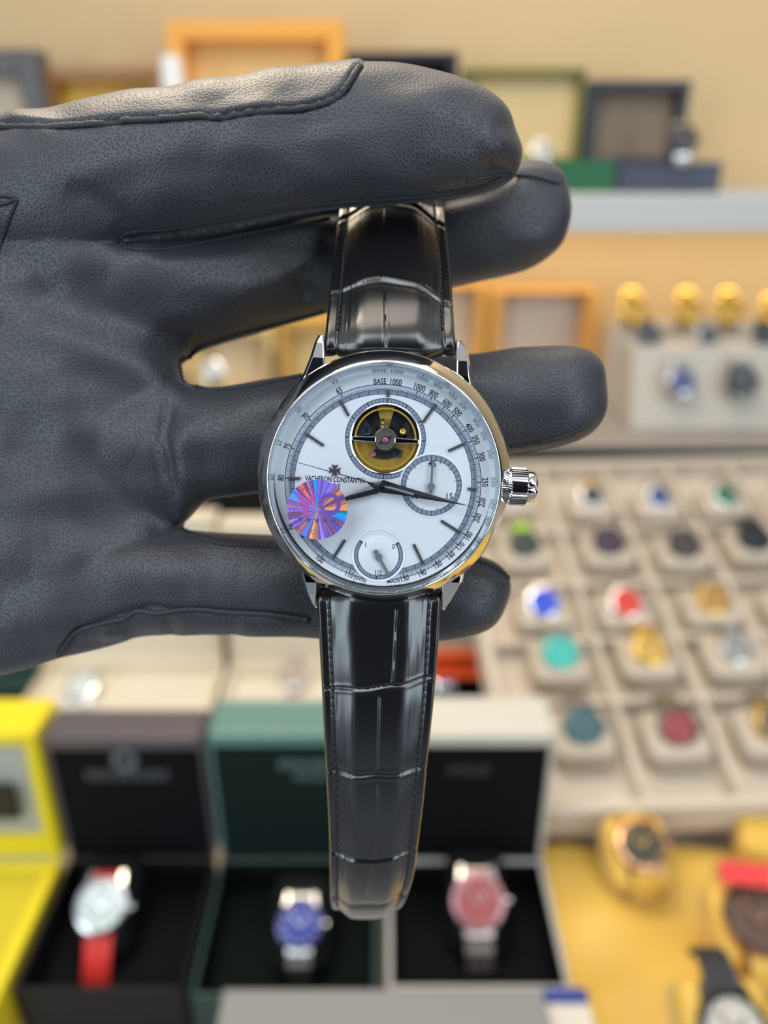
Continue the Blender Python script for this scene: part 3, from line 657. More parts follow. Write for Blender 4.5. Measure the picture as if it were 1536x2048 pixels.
def framed_case(name, px0, px1, pyt, pyb, Y, dep, fm, im, label, frame_px=22, top=None, floor_z=LZ, parts='panel'):
    a = at_y(px0, pyt, Y); b2 = at_y(px1, pyt, Y)
    w = (b2.x - a.x) * 1000; h = (a.z - floor_z) * 1000; fw = frame_px / F * 1000 * (Y * math.cos(R(PITCH)) + .2)
    e = empty(name, ((a.x + b2.x) / 2, Y, floor_z), label, 'watch box')
    m = MB(); m.box(-w / 2, -w / 2 + fw, 0, dep, 0, h); m.box(w / 2 - fw, w / 2, 0, dep, 0, h); m.box(-w / 2 + fw, w / 2 - fw, 0, dep, h - (top or fw), h); m.box(-w / 2 + fw, w / 2 - fw, 0, dep, 0, fw)
    m.build('frame', fm, e, bevel=1.5)
    q = MB(); q.box(-w / 2 + fw, w / 2 - fw, dep * .6, dep, fw, h - (top or fw)); q.build('inner_panel', im, e)
    return e
framed_case('case_box', 985, 1198, 582, 800, 1.19, 60, OR, mat('beige_panel', (.62, .50, .40), .6), 'orange-framed upright box on the ledge, above the ring fingertip', 20, top=4)
framed_case('case_box', 760, 978, 572, 800, 1.19, 60, OR, mat('beige_panel2', (.70, .55, .38), .6), 'orange-framed upright box on the ledge, partly behind the upper strap', 20, top=4)
framed_case('case_box', 552, 748, 640, 800, 1.17, 60, mat('honey_wood', (.60, .34, .08), .4), mat('yellow_panel', (.82, .62, .26), .6), 'honey coloured box seen left of the watch lug', 20)
framed_case('case_box', 380, 545, 655, 800, 1.17, 60, mat('pale_honey_wood', (.78, .55, .22), .4), mat('beige_panel3', (.74, .58, .36), .6), 'pale honey box seen in the gap between the fingers', 16)
dp = MB().box(-5, 5, -4, 4, 0, 110).build('dark_post', mat('dark_post', (.06, .05, .045), .5)); pp = at_y(547, 700, 1.12); dp.location = (pp.x, 1.12, LZ)
dp.scale.z = (pp.z - LZ) / .11; tag(dp, 'dark narrow post seen in the gap between the fingers', 'post')
face_watch(425, 742, 1.10, 65, 17, colr('gap_watch', (.42, .42, .36)), SILV, STRAPS['olive'], 'grey round watch seen through the finger gap', None, drop=12, span=20)

# ---- things on the white wall shelf
def shelf_box(px0, px1, pyt, pyb, Y, dep, shell, inner, label, base=None, fr=14, cat_h=None, lidpx=None):
    """lid standing open behind a base; lid from pixel rows pyt to pyb, base = (px0, px1, pytop)"""
    a = at_y(px0, pyt, Y); b2 = at_y(px1, pyt, Y)
    e = empty('watch_box', ((a.x + b2.x) / 2, Y, SZ), label, 'watch box')
    w = (b2.x - a.x) * 1000; ztop = (a.z - SZ) * 1000; fw = fr
    zb = 0
    if base:
        c0 = at_y(base[0], base[2], Y - .05); c1 = at_y(base[1], base[2], Y - .05); zb = (c0.z - SZ) * 1000
        MB().box((c0.x - e.location.x) * 1000, (c1.x - e.location.x) * 1000, -60, 0, 0, zb).build('base', base[3], e, bevel=2)
    m = MB(); m.box(-w / 2, -w / 2 + fw, 0, dep, zb, ztop); m.box(w / 2 - fw, w / 2, 0, dep, zb, ztop)
    m.box(-w / 2 + fw, w / 2 - fw, 0, dep, ztop - fw, ztop); m.box(-w / 2 + fw, w / 2 - fw, 0, dep, zb, zb + fw * .5); m.box(-w / 2 + fw, w / 2 - fw, dep - 3, dep, zb + fw * .5, ztop - fw)
    m.build('lid', shell, e, bevel=2.5)
    q = MB(); q.box(-w / 2 + fw, w / 2 - fw, dep * .55, dep - 3, zb + fw * .5, ztop - fw); q.build('lid_lining', inner, e)
    return e
shelf_box(-150, 72, 98, 400, 1.20, 40, mat('grey_black_shell', (.10, .09, .09), .4), mat('tan_grey_panel', (.55, .45, .33), .6), 'dark rounded box at the top left corner of the shelf', fr=30)
shelf_box(78, 322, 134, 400, 1.22, 50, mat('brown_wood', (.33, .16, .05), .4), mat('amber_panel', (.75, .42, .05), .5), 'brown and amber open box between dark box and tall orange box', fr=16)
shelf_box(328, 686, 40, 400, 1.19, 60, mat('bright_orange_shell', (.88, .40, .07), .4), mat('pale_orange_panel', (.88, .55, .20), .5), 'tall orange open box, the tallest box on the wall shelf', fr=22)
shelf_box(692, 918, 103, 400, 1.22, 50, mat('black_shell', (.015, .013, .02), .4), BLACKV, 'black open box just behind the top finger on the shelf', fr=14)
shelf_box(928, 1176, 136, 326, 1.20, 40, mat('olive_green_shell', (.16, .17, .03), .4), mat('cream_yellow_panel', (.78, .55, .26), .5), 'green-edged cream open box on the shelf above the fingertips',
          base=(930, 1232, 320, mat('emerald_base', (.015, .12, .045), .4)), fr=7)
shelf_box(1180, 1386, 160, 326, 1.20, 46, mat('navy_shell', (.035, .035, .05), .4), mat('taupe_panel', (.26, .19, .13), .6), 'navy open box at the right end of the shelf row',
          base=(1236, 1442, 324, mat('navy_base', (.05, .055, .09), .4)), fr=12)
face_watch(1366, 278, 1.125, 62, 19, colr('sw_dark', (.05, .04, .05)), BLKC, STRAPS['steel'], 'dark watch standing in the navy box on the shelf', None, drop=12, span=24)
face_watch(1083, 300, 1.125, 62, 13, colr('sw_grey', (.40, .36, .34)), SILV, SILV, 'small silver watch in the green-edged box on the shelf', None, drop=10, span=18)
wt = MB(); wt.lathe([(.01, 0), (14, 0), (15, 3), (15, 52), (12, 58), (.01, 59)], 24); w_ = wt.build('highlight_form', mat('highlight_white', (.85, .83, .80), .35), None, smooth=True)  # white form put in for a highlight near the orange box
pz = at_y(346, 165, 1.14); w_.location = (pz.x, 1.14, SZ); w_.scale = (1, 1, (at_y(346, 108, 1.14).z - SZ) / .059); tag(w_, 'white upright form standing for a highlight beside the tall orange box', 'highlight')
# plinths keep the tall things' watches standing
# ------------------------------------------------------------------ the held watch
TILT, ROLL = 8.0, -3.0
Wc = cpt(766, 968, 125.0)                       # centre of the dial
Wmm = Matrix.Translation(Wc) @ Matrix.Rotation(R(TILT), 4, 'X') @ Matrix.Rotation(R(ROLL), 4, 'Z')
Wi = Wmm.inverted()
def D(px, py, z=0.0):                           # dial coordinates (mm) under a pixel of the photograph, at height z
    o = Wi @ Vector((0, 0, 0)); d = Wi.to_3x3() @ Vector(((px - 768) / F, (1024 - py) / F, -1))
    p = o + d * ((z - o.z) / d.z); return p.x, p.y
def scaled(M): M2 = M.copy(); M2.translation = M.translation * S; return M2
WM = CAM @ scaled(Wmm)
w = empty('wristwatch', WM, 'large white-dial watch on a black crocodile-pattern strap held up by the gloved hand', 'watch')
W = w
def k_(px): return px * 125.0 / F               # pixel length -> mm on the dial
bx, by = D(767.5, 960.5, 3.0)                   # bezel centre
MT = lambda x, y, z=0: Matrix.Translation((x, y, z))
RB = 20.45
ZB = 1.2
# case, bezel, inner ring, crystal
c = MB(); c.lathe([(.01, -6.2), (15.5, -6.2), (17.2, -5.4), (18.6, -4.6), (19.3, -3.4), (19.55, -2), (19.55, .6), (19.3, 1.0), (17.6, 1.0), (17.6, -1.5), (.01, -1.5)], 160, MT(bx, by)); c.build('case', STEEL, W, smooth=True)
c = MB(); c.lathe([(19.2, -.3), (19.9, -.3), (20.3, -.2), (RB, .1), (RB - .02, .25), (20.25, .62), (19.4, 1.98), (18.62, 3.22), (18.48, 3.38), (18.35, 3.42), (18.25, 3.38), (18.2, 3.1), (18.2, .9)], 200, MT(bx, by)); c.build('bezel', STEEL, W, smooth=True)
cx0, cy0 = D(766, 966, 0)
c = MB(); n = 200; v = []; f = []
for k in range(n):
    a = 2 * math.pi * k / n
    for (r, z, x, y) in ((17.35, -.02, cx0, cy0), (17.55, .9, (cx0 + bx) / 2 * .8 + bx * .1, (cy0 * .7 + by * .3)), (18.22, 3.1, bx, by)):
        v.append((x + r * math.cos(a), y + r * math.sin(a), z))
for k in range(n):
    k2 = (k + 1) % n
    for i in range(2): f.append((k * 3 + i, k * 3 + i + 1, k2 * 3 + i + 1, k2 * 3 + i))
c.add(v, f)
RING = mat('satin_flange', (.74, .79, .82), .13, .75)
c.build('flange_ring', RING, W, smooth=True)
c = MB(); prof = [(18.15, 3.05), (18.1, 3.55), (17.7, 3.75)]
for i in range(12): r = 17.2 * (1 - i / 11.0) + .01; prof.append((r, 4.2 - .40 * (r / 17.2) ** 2))
c.lathe(prof, 160, MT(bx, by)); c.build('crystal', CRYSTAL, W, smooth=True)

# dial with aperture
TX, TY = D(771, 878, 0); TRAD = 5.48
QX, QY = D(862.6, 971.3, 0); PX_, PY_ = D(757, 1111, 0)
def dial_plate():
    bm = bmesh.new(); n = 256; m = 96
    oc = [bm.verts.new((cx0 + 17.4 * math.cos(2 * math.pi * k / n), cy0 + 17.4 * math.sin(2 * math.pi * k / n), 0)) for k in range(n)]
    ic = [bm.verts.new((TX + TRAD * math.cos(2 * math.pi * k / m), TY + TRAD * math.sin(2 * math.pi * k / m), 0)) for k in range(m)]
    e = [bm.edges.new((oc[k], oc[(k + 1) % n])) for k in range(n)] + [bm.edges.new((ic[k], ic[(k + 1) % m])) for k in range(m)]
    bmesh.ops.triangle_fill(bm, edges=e, use_beauty=True, normal=(0, 0, 1))
    for f_ in list(bm.faces):
        c_ = f_.calc_center_median()
        if (c_.x - TX) ** 2 + (c_.y - TY) ** 2 < (TRAD * .9) ** 2 and all((v_.co.x - TX) ** 2 + (v_.co.y - TY) ** 2 < (TRAD * 1.01) ** 2 for v_ in f_.verts): bm.faces.remove(f_)
    bm.verts.ensure_lookup_table(); bm.verts.index_update()
    v = [tuple(x.co) for x in bm.verts]; f = [tuple(x.index for x in q.verts) for q in bm.faces]; bm.free(); return v, f
v, f = dial_plate(); dial = new_mesh('dial', v, f, DIAL, W, smooth=False)

# printed scales
TCX, TCY = D(766, 967.5, 0)
b = MB(); b.ring(14.40, 15.12, .012, TCX, TCY, seg=240); b.build('minute_track', TRACK, dial)
b = MB()
for i in range(240):
    a = 2 * math.pi * i / 240; big = i % 20 == 0; mid = i % 4 == 0
    r0, r1 = (14.40, 15.12) if mid else (14.74, 15.12)
    wd = .13 if mid else .075
    cs, sn = math.cos(a), math.sin(a)
    b.quadbar((TCX + r0 * cs, TCY + r0 * sn), (TCX + r1 * cs, TCY + r1 * sn), wd, .014, .02)
b.ring(14.34, 14.43, .02, TCX, TCY); b.ring(15.09, 15.18, .02, TCX, TCY)
b.ring(15.28, 15.35, .02, TCX, TCY); b.ring(15.86, 15.97, .02, TCX, TCY)
b.build('minute_ticks', INK, dial)
b = MB()
b.ring(15.34, 15.88, .011, TCX, TCY); b.build('outer_scale_band', mat('pale_blue_band', (.42, .46, .54), .5), dial)
b = MB()
marks = [(678.5, 781.6), (611.7, 833), (575.4, 892.9), (562.5, 955.4), (584, 1057), (639.5, 1118.3), (698, 1148), (808.6, 1157.3), (843.8, 1146.8), (875, 1129), (901, 1110.9), (920, 1093), (935.5, 1072.6), (955, 1036), (964.8, 1005), (969.5, 964.4), (962.9, 913.6), (950, 879), (938.3, 855.8), (914, 824.5), (893.75, 807), (867, 788.6), (838.3, 775)]
angs = []
for (px, py) in marks:
    x, y = D(px, py); angs.append(math.atan2(y - TCY, x - TCX))
for i, a in enumerate(angs):
    b.quadbar((TCX + 15.34 * math.cos(a), TCY + 15.34 * math.sin(a)), (TCX + 15.97 * math.cos(a), TCY + 15.97 * math.sin(a)), .16, .014, .024)
    a2 = angs[(i + 1) % len(angs)]; d = (a - a2 + math.pi) % (2 * math.pi) - math.pi
    sub = 5 if d > .16 else 4
    if abs(d) < .7:
        for q in range(1, sub):
            aa = a + (-d if True else d) * q / sub if (a2 - a + math.pi) % (2 * math.pi) - math.pi < 0 else a + ((a2 - a + math.pi) % (2 * math.pi) - math.pi) * q / sub
            b.quadbar((TCX + 15.34 * math.cos(aa), TCY + 15.34 * math.sin(aa)), (TCX + 15.80 * math.cos(aa), TCY + 15.80 * math.sin(aa)), .06, .014, .022)
b.build('outer_scale_ticks', INK, dial)

def rad_text(mb, s, px, py, size, inward=False, z=.02, sx=.92, twist=0, bold=.026):
    x, y = D(px, py); a = math.atan2(y - TCY, x - TCX)
    ang = a - math.pi / 2 if not inward else a + math.pi / 2
    text_into(mb, s, size, x, y, z, ang + twist, sx, bold)
b = MB()
for s, px, py, inn in (('65', 678.5, 781.6, 0), ('70', 611.7, 833, 0), ('75', 575.4, 892.9, 0), ('80', 562.5, 955.4, 0), ('90', 582, 1053, 1), ('100', 639.5, 1118.3, 1), ('110', 698, 1149, 1),
                       ('130', 808.6, 1157.3, 1), ('140', 843.8, 1146.8, 1), ('150', 875, 1130, 1), ('160', 901, 1111.5, 1), ('170', 920.5, 1093, 1), ('180', 937, 1072.6, 1), ('200', 955.5, 1036, 1), ('220', 964.8, 1005, 1),
                       ('250', 969.5, 964.4, 0), ('300', 962.9, 913.6, 0), ('350', 951, 880, 0), ('400', 938.3, 855.8, 0), ('500', 914, 824.5, 0), ('600', 893.75, 807, 0), ('800', 867, 788.6, 0), ('1000', 838.3, 775, 0),
                       ('BASE', 759.8, 763.5, 0), ('1000', 791, 765, 0)):
    rad_text(b, s, px, py, 1.36 if s != 'BASE' else 1.30, bool(inn), sx=.74)
rad_text(b, 'SWISS', 719.9, 1158.5, .88, True, bold=.02); rad_text(b, 'MADE', 787, 1162.4, .88, True, bold=.02)
b.build('speed_scale_numerals', INK, dial)

# name and emblem
b = MB(); x, y = D(670, 959.5); text_into(b, 'VACHERON CONSTANTIN', 1.22, x, y, .02, R(.3), .655, .03)
x, y = D(663.5, 972.5); text_into(b, 'GEN\u00c8VE', 1.05, x, y, .02, R(.3), .74, .022); b.build('maker_name', INK, dial)
b = MB(); x, y = D(669.5, 940.5)
for k in range(4):
    a = k * math.pi / 2
    P = [(.08, -.12), (.95, -.50), (.78, 0), (.95, .50), (.08, .12)]
    b.prism([(x + p * math.cos(a) - q * math.sin(a), y + p * math.sin(a) + q * math.cos(a)) for p, q in P], 0, .22)
b.build('cross_emblem', MARKER, dial)

# hour markers
for (a_, b_) in (((462, 310), (505, 388)), ((287, 480), (376, 540)), ((198, 708), (257, 708)), ((427, 1115), (486, 1024)), ((838, 1046), (886, 1146)),
               ((978, 925), (1075, 986)), ((1115, 762), (1160, 766)), ((1015, 568), (1100, 530)), ((886, 421), (951, 328)), ((706, 258), (707, 292)), ((262, 1010), (315, 975))):
    p = D(a_[0] / 2.56 + 500, a_[1] / 2.56 + 680, .3); q = D(b_[0] / 2.56 + 500, b_[1] / 2.56 + 680, .3)
    m = MB().quadbar(p, q, .46, 0, .42); m.build('hour_marker', MARKER, dial, bevel=.06, bseg=1)

# ---- tourbillon aperture
ap = MB(); ap.lathe([(TRAD, .0), (TRAD, .10), (TRAD + .14, .16), (TRAD + .26, .10), (TRAD + .28, .01)], 120, MT(TX, TY)); ap.build('aperture_rim', STEEL2, dial, smooth=True)
b = MB(); b.ring(TRAD + .30, TRAD + .95, .026, TX, TY, seg=160); b.build('aperture_track', TRACK, dial)
b = MB(); b.ring(TRAD + .93, TRAD + 1.03, .032, TX, TY, seg=160); b.ring(TRAD + .26, TRAD + .33, .032, TX, TY, seg=160)
for i in range(60):
    a = i * math.pi / 30; wd = .20 if i % 5 == 0 else .07
    b.quadbar((TX + (TRAD + .3) * math.cos(a), TY + (TRAD + .3) * math.sin(a)), (TX + (TRAD + .97) * math.cos(a), TY + (TRAD + .97) * math.sin(a)), wd, .028, .034)
b.build('aperture_ticks', INK, dial)
mv = MB(); mv.lathe([(TRAD + .1, 0), (TRAD + .1, -1.45)], 96, MT(TX, TY)); mv.build('aperture_wall', mat('brushed_brown_steel', (.30, .27, .22), .35, 1.0), W, smooth=True)
mv = MB(); mv.disc(TRAD + .1, -1.44, 96, cx=TX, cy=TY); mv.build('movement_plate', VOIDM, W)
tb = MB()                                        # gilt bridge below, cut from a disc, and the light segment above
def sector(cx, cy, r0, r1, a0, a1, n=30):
    return [(cx + r1 * math.cos(a0 + (a1 - a0) * i / n), cy + r1 * math.sin(a0 + (a1 - a0) * i / n)) for i in range(n + 1)] + [(cx + r0 * math.cos(a1 + (a0 - a1) * i / n), cy + r0 * math.sin(a1 + (a0 - a1) * i / n)) for i in range(n + 1)]
tb.prism(sector(TX, TY, .6, TRAD, R(-172), R(-5)), -1.40, -1.15); tb.prism(sector(TX, TY, .6, TRAD - .2, R(76), R(108)), -1.40, -1.15)
tb.build('gilt_bridge', GOLDP, W)
tb = MB(); tb.prism(sector(TX, TY, 3.6, TRAD, R(140), R(180)), -1.3, -.9); tb.prism(sector(TX, TY, 3.4, TRAD, R(2), R(42)), -1.3, -.9)
P = [(-2.5, -2.4), (-1.2, -1.5), (1.2, -1.2), (2.9, -1.8), (2.6, -2.9), (1.6, -2.9), (.4, -3.3), (-.8, -3.3), (-2.0, -3.0)]
tb.prism([(TX + x, TY + y) for x, y in P], -1.1, -.8)
P = [(2.1, 1.3), (3.4, 2.4), (4.0, 1.9), (3.7, .9), (2.4, .6)]; tb.prism([(TX + x, TY + y) for x, y in P], -.9, -.5)
P = [(-3.9, 1.0), (-3.5, 1.9), (-2.7, 2.2), (-2.1, 1.4), (-1.6, 1.3), (-1.6, .6), (-3.6, .4)]; tb.prism([(TX + x, TY + y) for x, y in P], -.9, -.6)
tb.build('lower_bridge', GUN, W)
tb = MB(); tb.lathe([(4.72, -.62), (4.72, -.30), (5.02, -.30), (5.02, -.62)], 120, MT(TX, TY), closed=True); tb.build('balance_wheel', GOLD, W, smooth=True)
tb = MB()
for r in (2.0, 2.2, 2.4, 2.6, 2.8): tb.ring(r, r + .07, -.55, TX, TY + .25, R(10), R(170), 60)
tb.build('hairspring', SILV, W)
HX, HY = D(770.5, 880, .2)
tb = MB(); tb.prism([(HX - 5.45, HY - .36), (HX - 1.5, HY - .50), (HX - 1.5, HY + .50), (HX - 5.45, HY + .34)], -.1, .28); tb.prism([(HX + 5.45, HY - .34), (HX + 5.45, HY + .34), (HX + 1.5, HY + .50), (HX + 1.5, HY - .50)], -.1, .28)
tb.build('cross_bar', STEEL2, W, bevel=.14)
tb = MB(); tb.lathe([(1.95, -.4), (1.95, .22), (1.62, .30), (1.60, .1), (1.60, -.4)], 64, MT(HX, HY)); tb.build('cage_hub', GUN, W, smooth=True)
tb = MB(); tb.lathe([(.55, .12), (1.50, .12), (1.58, .24), (1.62, .1)], 64, MT(HX, HY)); tb.build('hub_disc', mat('grey_hub', (.42, .42, .40), .3, .9), W, smooth=True)
tb = MB(); P = []
for i in range(24):
    a = 2 * math.pi * i / 24 + .9; r = .62 + .75 * max(0, math.cos(2 * a - 1.2)) ** 8; P.append((HX + r * math.cos(a), HY + r * math.sin(a)))
tb.prism(P, .12, .26); tb.build('jewel_setting', mat('rose_setting', (.75, .45, .25), .25, 1.0), W)
tb = MB(); tb.sphere((HX, HY, .26), .46, 20, 10, (1, 1, .4)); tb.build('centre_jewel', RUBY, W, smooth=True)
tb = MB(); P = [(-.36, 1.45), (-.36, 3.3), (-.25, 3.42), (.25, 3.42), (.36, 3.3), (.36, 1.45)]; tb.prism([(HX - .55 + x, HY + y) for x, y in P], 0, .22); tb.build('regulator', GUN, W, bevel=.05)
for (dx, dy, r, m_) in ((-.55, 2.75, .2, GOLD), (-.55, 2.1, .2, GOLD), (2.75, 1.55, .30, GOLD), (-1.85, -2.35, .30, RUBY), (2.05, -2.1, .48, SCREW), (-3.1, 1.25, .50, SCREW)):
    tb = MB(); tb.lathe([(.01, -.45), (r, -.45), (r + .12, -.40), (r + .14, -.5)] if dy < 2 or dx > 1 else [(.01, .26), (r, .26), (r + .05, .22)], 24, MT(HX + dx, HY + dy)); tb.build('screw' if m_ is not RUBY else 'jewel', m_, W, smooth=True)

# ---- right small dial
q = empty_sd = MB(); q.disc(5.22, .05, 120); q.lathe([(4.12, .055), (4.14, .05)], 8)
sd = MB(); sd.lathe([(5.26, 0), (5.24, .09), (5.10, .12), (5.02, .07), (4.98, .05), (.01, .05)], 140, None); o = sd.build('small_dial', GUILL, dial, smooth=True); o.location = (QX * S, QY * S, 0); SDR = o
b = MB(); b.ring(4.15, 4.90, .075, seg=120); o = b.build('small_dial_track', TRACK, dial); o.location = SDR.location
b = MB(); b.ring(4.88, 4.95, .085, seg=120); b.ring(4.10, 4.16, .085, seg=120)
for i in range(36):
    a = i * math.pi / 18 + .06; b.quadbar((4.14 * math.cos(a), 4.14 * math.sin(a)), (4.92 * math.cos(a), 4.92 * math.sin(a)), .10, .078, .086)
for a in (R(72), R(-72), R(-108), R(0 + 14), R(166), R(45), R(135)):
    b.quadbar((3.75 * math.cos(a), 3.75 * math.sin(a)), (4.14 * math.cos(a), 4.14 * math.sin(a)), .09, .078, .086)
o = b.build('small_dial_ticks', INK, dial); o.location = SDR.location
b = MB()
for s, px, py in (('45', 864.5, 928), ('15', 898, 993), ('30', 829.5, 992)):
    x, y = D(px, py, .08); text_into(b, s, 1.45, x, y, .085, R(0), .9, .012)
b.build('small_dial_numerals', INK, dial)
def small_hand(name, hub, tip, tail, z, w0, r, parent):
    hx, hy = D(*hub, z); tx, ty = D(*tip, z); sx_, sy_ = D(*tail, z)
    m = MB(); m.quadbar((hx, hy), (tx, ty), w0, z, z + .12)
    d = Vector((sx_ - hx, sy_ - hy)); L_ = d.length; d.normalize(); n_ = Vector((-d.y, d.x))
    m.prism([(hx + n_.x * w0 * .5, hy + n_.y * w0 * .5), (hx - n_.x * w0 * .5, hy - n_.y * w0 * .5), (hx + d.x * L_ * .8 - n_.x * w0 * .9, hy + d.y * L_ * .8 - n_.y * w0 * .9), (sx_, sy_), (hx + d.x * L_ * .8 + n_.x * w0 * .9, hy + d.y * L_ * .8 + n_.y * w0 * .9)], z, z + .12)
    m.lathe([(.18, z + .02), (.18, z + .16), (r, z + .16), (r, z)], 32, MT(hx, hy), closed=True)
    return m.build(name, GREYHAND, parent, bevel=.02, bseg=1)
small_hand('small_dial_hand', (862, 972.4), (865.5, 921), (861.5, 988), .55, .38, .60, W)

# ---- lower power scale
sd = MB(); sd.lathe([(4.45, 0), (4.43, .10), (4.32, .13), (4.26, .08), (4.20, .05), (3.16, .05), (3.12, .07), (.01, .07)], 140); o = sd.build('power_dial', GUILL, dial, smooth=True); o.location = (PX_ * S, PY_ * S, .001 * S); PDR = o
xa, ya = D(720.4, 1082); xb, yb = D(797, 1085.6)
A0 = math.atan2(ya - PY_, xa - PX_); A1 = math.atan2(yb - PY_, xb - PX_) + 2 * math.pi
b = MB(); b.ring(3.42, 3.92, .085, a0=A0, a1=A1, seg=120); o = b.build('power_scale_band', TRACK, dial); o.location = PDR.location
b = MB(); b.ring(3.88, 3.99, .095, a0=A0 - .03, a1=A1 + .03, seg=120); b.ring(3.36, 3.46, .095, a0=A0 - .03, a1=A1 + .03, seg=120)
for a, wd in ((A0, .28), (A1, .28), (R(-93), .26), (R(-150), .08), (R(-32), .08)):
    b.quadbar((3.38 * math.cos(a), 3.38 * math.sin(a)), (3.97 * math.cos(a), 3.97 * math.sin(a)), wd, .088, .1)
o = b.build('power_scale_ticks', INK, dial); o.location = PDR.location
b = MB()
for s, px, py in (('1', 731, 1090), ('0', 787, 1093.5), ('1/2', 756, 1146)):
    x, y = D(px, py, .1); text_into(b, s, 1.15, x, y, .105, R(0), .9, .01)
b.build('power_scale_numerals', INK, dial)
small_hand('power_hand', (757.3, 1113.8), (778.5, 1151.5), (749, 1099), .5, .50, .62, W)

# ---- main hands: a ridge runs along each
def hand(name, pts, ridge, z0, z1, m):
    """pts: outline as (px,py); ridge: two pixels of the centre line"""
    P = [D(x, y, z0) for x, y in pts]; a = D(*ridge[0], z0); b_ = D(*ridge[1], z0)
    n_ = len(P); v = [(x, y, z0) for x, y in P] + [(x, y, z0 + (z1 - z0) * .35) for x, y in P] + [(a[0], a[1], z1), (b_[0], b_[1], z1)]
    f = [tuple(range(n_))[::-1]] + [(i, (i + 1) % n_, n_ + (i + 1) % n_, n_ + i) for i in range(n_)]
    A, B = 2 * n_, 2 * n_ + 1
    d = Vector((b_[0] - a[0], b_[1] - a[1])); mid = Vector(((a[0] + b_[0]) / 2, (a[1] + b_[1]) / 2))
    for i in range(n_):
        j = (i + 1) % n_; pi, pj = Vector(P[i]), Vector(P[j])
        ci = A if (pi - mid).dot(d) < 0 else B; cj = A if (pj - mid).dot(d) < 0 else B
        if ci == cj: f.append((n_ + i, n_ + j, ci))
        else: f.append((n_ + i, n_ + j, cj, ci))
    return new_mesh(name, v, f, m, W, smooth=False)
def along(p0, p1, specs):
    """outline from (distance, half width) pairs in pixels along p0->p1"""
    d = Vector((p1[0] - p0[0], p1[1] - p0[1])); d.normalize(); n_ = Vector((-d.y, d.x))
    up_ = [(p0[0] + d.x * s - n_.x * h, p0[1] + d.y * s - n_.y * h) for s, h in specs]
    dn = [(p0[0] + d.x * s + n_.x * h, p0[1] + d.y * s + n_.y * h) for s, h in reversed(specs) if h > 0]
    return dn[::-1][::-1] + up_
PV = (764.4, 972.4)
hand('hour_hand', along(PV, (697, 996), [(-16, .8), (14, 10.5), (71, 4.8), (112, .8)]), ((752, 976), (672, 1004)), .75, 1.15, DARKSTEEL)
hand('minute_hand', along(PV, (937.3, 1011.5), [(-30, .8), (0, 13), (34, 9.5), (93, 6.0), (140, 2.8), (178, .5)]), ((752, 970), (930, 1010)), 1.25, 1.7, DARKSTEEL)
hand('seconds_hand', along((764.4, 972.4), (828, 990.3), [(-176, .55), (-20, 1.3), (-9, 4.6), (0, 6), (9, 4.6), (16, 3.6), (66, 3.8)]), ((752, 969), (826, 990)), 1.85, 2.1, DARKSTEEL)
px_, py_ = D(764.4, 972.4, 2.0)
m = MB(); m.lathe([(.01, 2.0), (.16, 2.0), (.17, 2.22), (.38, 2.24), (.42, 1.9)], 32, MT(px_, py_)); m.build('centre_pin', STEEL, W, smooth=True)

# ---- hologram sticker on the crystal
hx, hy = D(634.5, 1019.5, 3.95); HR = 60.5 * 121.5 / F
b = MB(); b.lathe([(.01, .05), (HR * .5, .045), (HR, 0), (HR, -.05)], 128); o = b.build('hologram_sticker', hologram_mat(), W, smooth=True); o.location = (hx * S, hy * S, 3.98 * S); o.rotation_euler = (R(0), 0, 0); ST = o
def stk(name, m): 
    def fn(mb): o = mb.build(name, m, ST); return o
    return fn
MAG = mat('magenta_foil_print', (.50, .10, .42), .35, .2, coat=.3); VIO = mat('violet_foil_print', (.22, .10, .45), .35, .2, coat=.3)
b = MB()
b.quadbar((-3.15, 2.45), (-1.80, .55), .74, .06, .10); b.quadbar((-.45, 2.55), (-1.75, .55), .66, .061, .101); b.quadbar((-1.78, .85), (-1.95, -1.15), .74, .062, .102)
stk('sticker_letter', MAG)(b)
b = MB(); v = []; f = []; n = 60
for k in range(n):
    a = 2 * math.pi * k / n
    for rr in (1.12, 1.72): v.append((1.95 + rr * math.cos(a), 1.02 + rr * 1.04 * math.sin(a), .08))
for k in range(n): k2 = (k + 1) % n; f.append((2 * k, 2 * k + 1, 2 * k2 + 1, 2 * k2))
b.add(v, f); stk('sticker_letter', VIO)(b)
b = MB()
for i, (x, y) in enumerate(((-2.6, -1.55), (-1.3, -1.66), (0.03, -1.72), (1.3, -1.66), (2.6, -1.6))):
    P = []
    for k in range(10):
        a = math.pi / 2 + k * math.pi / 5; r = .52 if k % 2 == 0 else .22; P.append((x + r * math.cos(a), y + r * math.sin(a)))
    b.prism(P, .05, .09)
stk('sticker_star', mat('dusky_foil_print', (.13, .08, .22), .4, .2))(b)
LINE = mat('dark_foil_line', (.16, .07, .28), .4)
b = MB()
for (x, y, r) in ((-.35, -3.55, .36), (-3.0, -3.1, .33), (-3.1, -1.8, .30), (3.2, -2.1, .30), (-4.0, -.35, .33), (-3.3, -.3, .30)): b.ring(r, r + .05, .09, x, y, seg=30)
b.quadbar((-2.7, 3.5), (-2.4, 3.15), .07, .05, .09); b.quadbar((-2.1, 3.5), (-2.4, 3.15), .07, .05, .09); b.quadbar((-2.4, 3.15), (-2.45, 2.8), .07, .05, .09); b.ring(.30, .36, .09, -1.7, 3.15, seg=30)
stk('sticker_outline', LINE)(b)

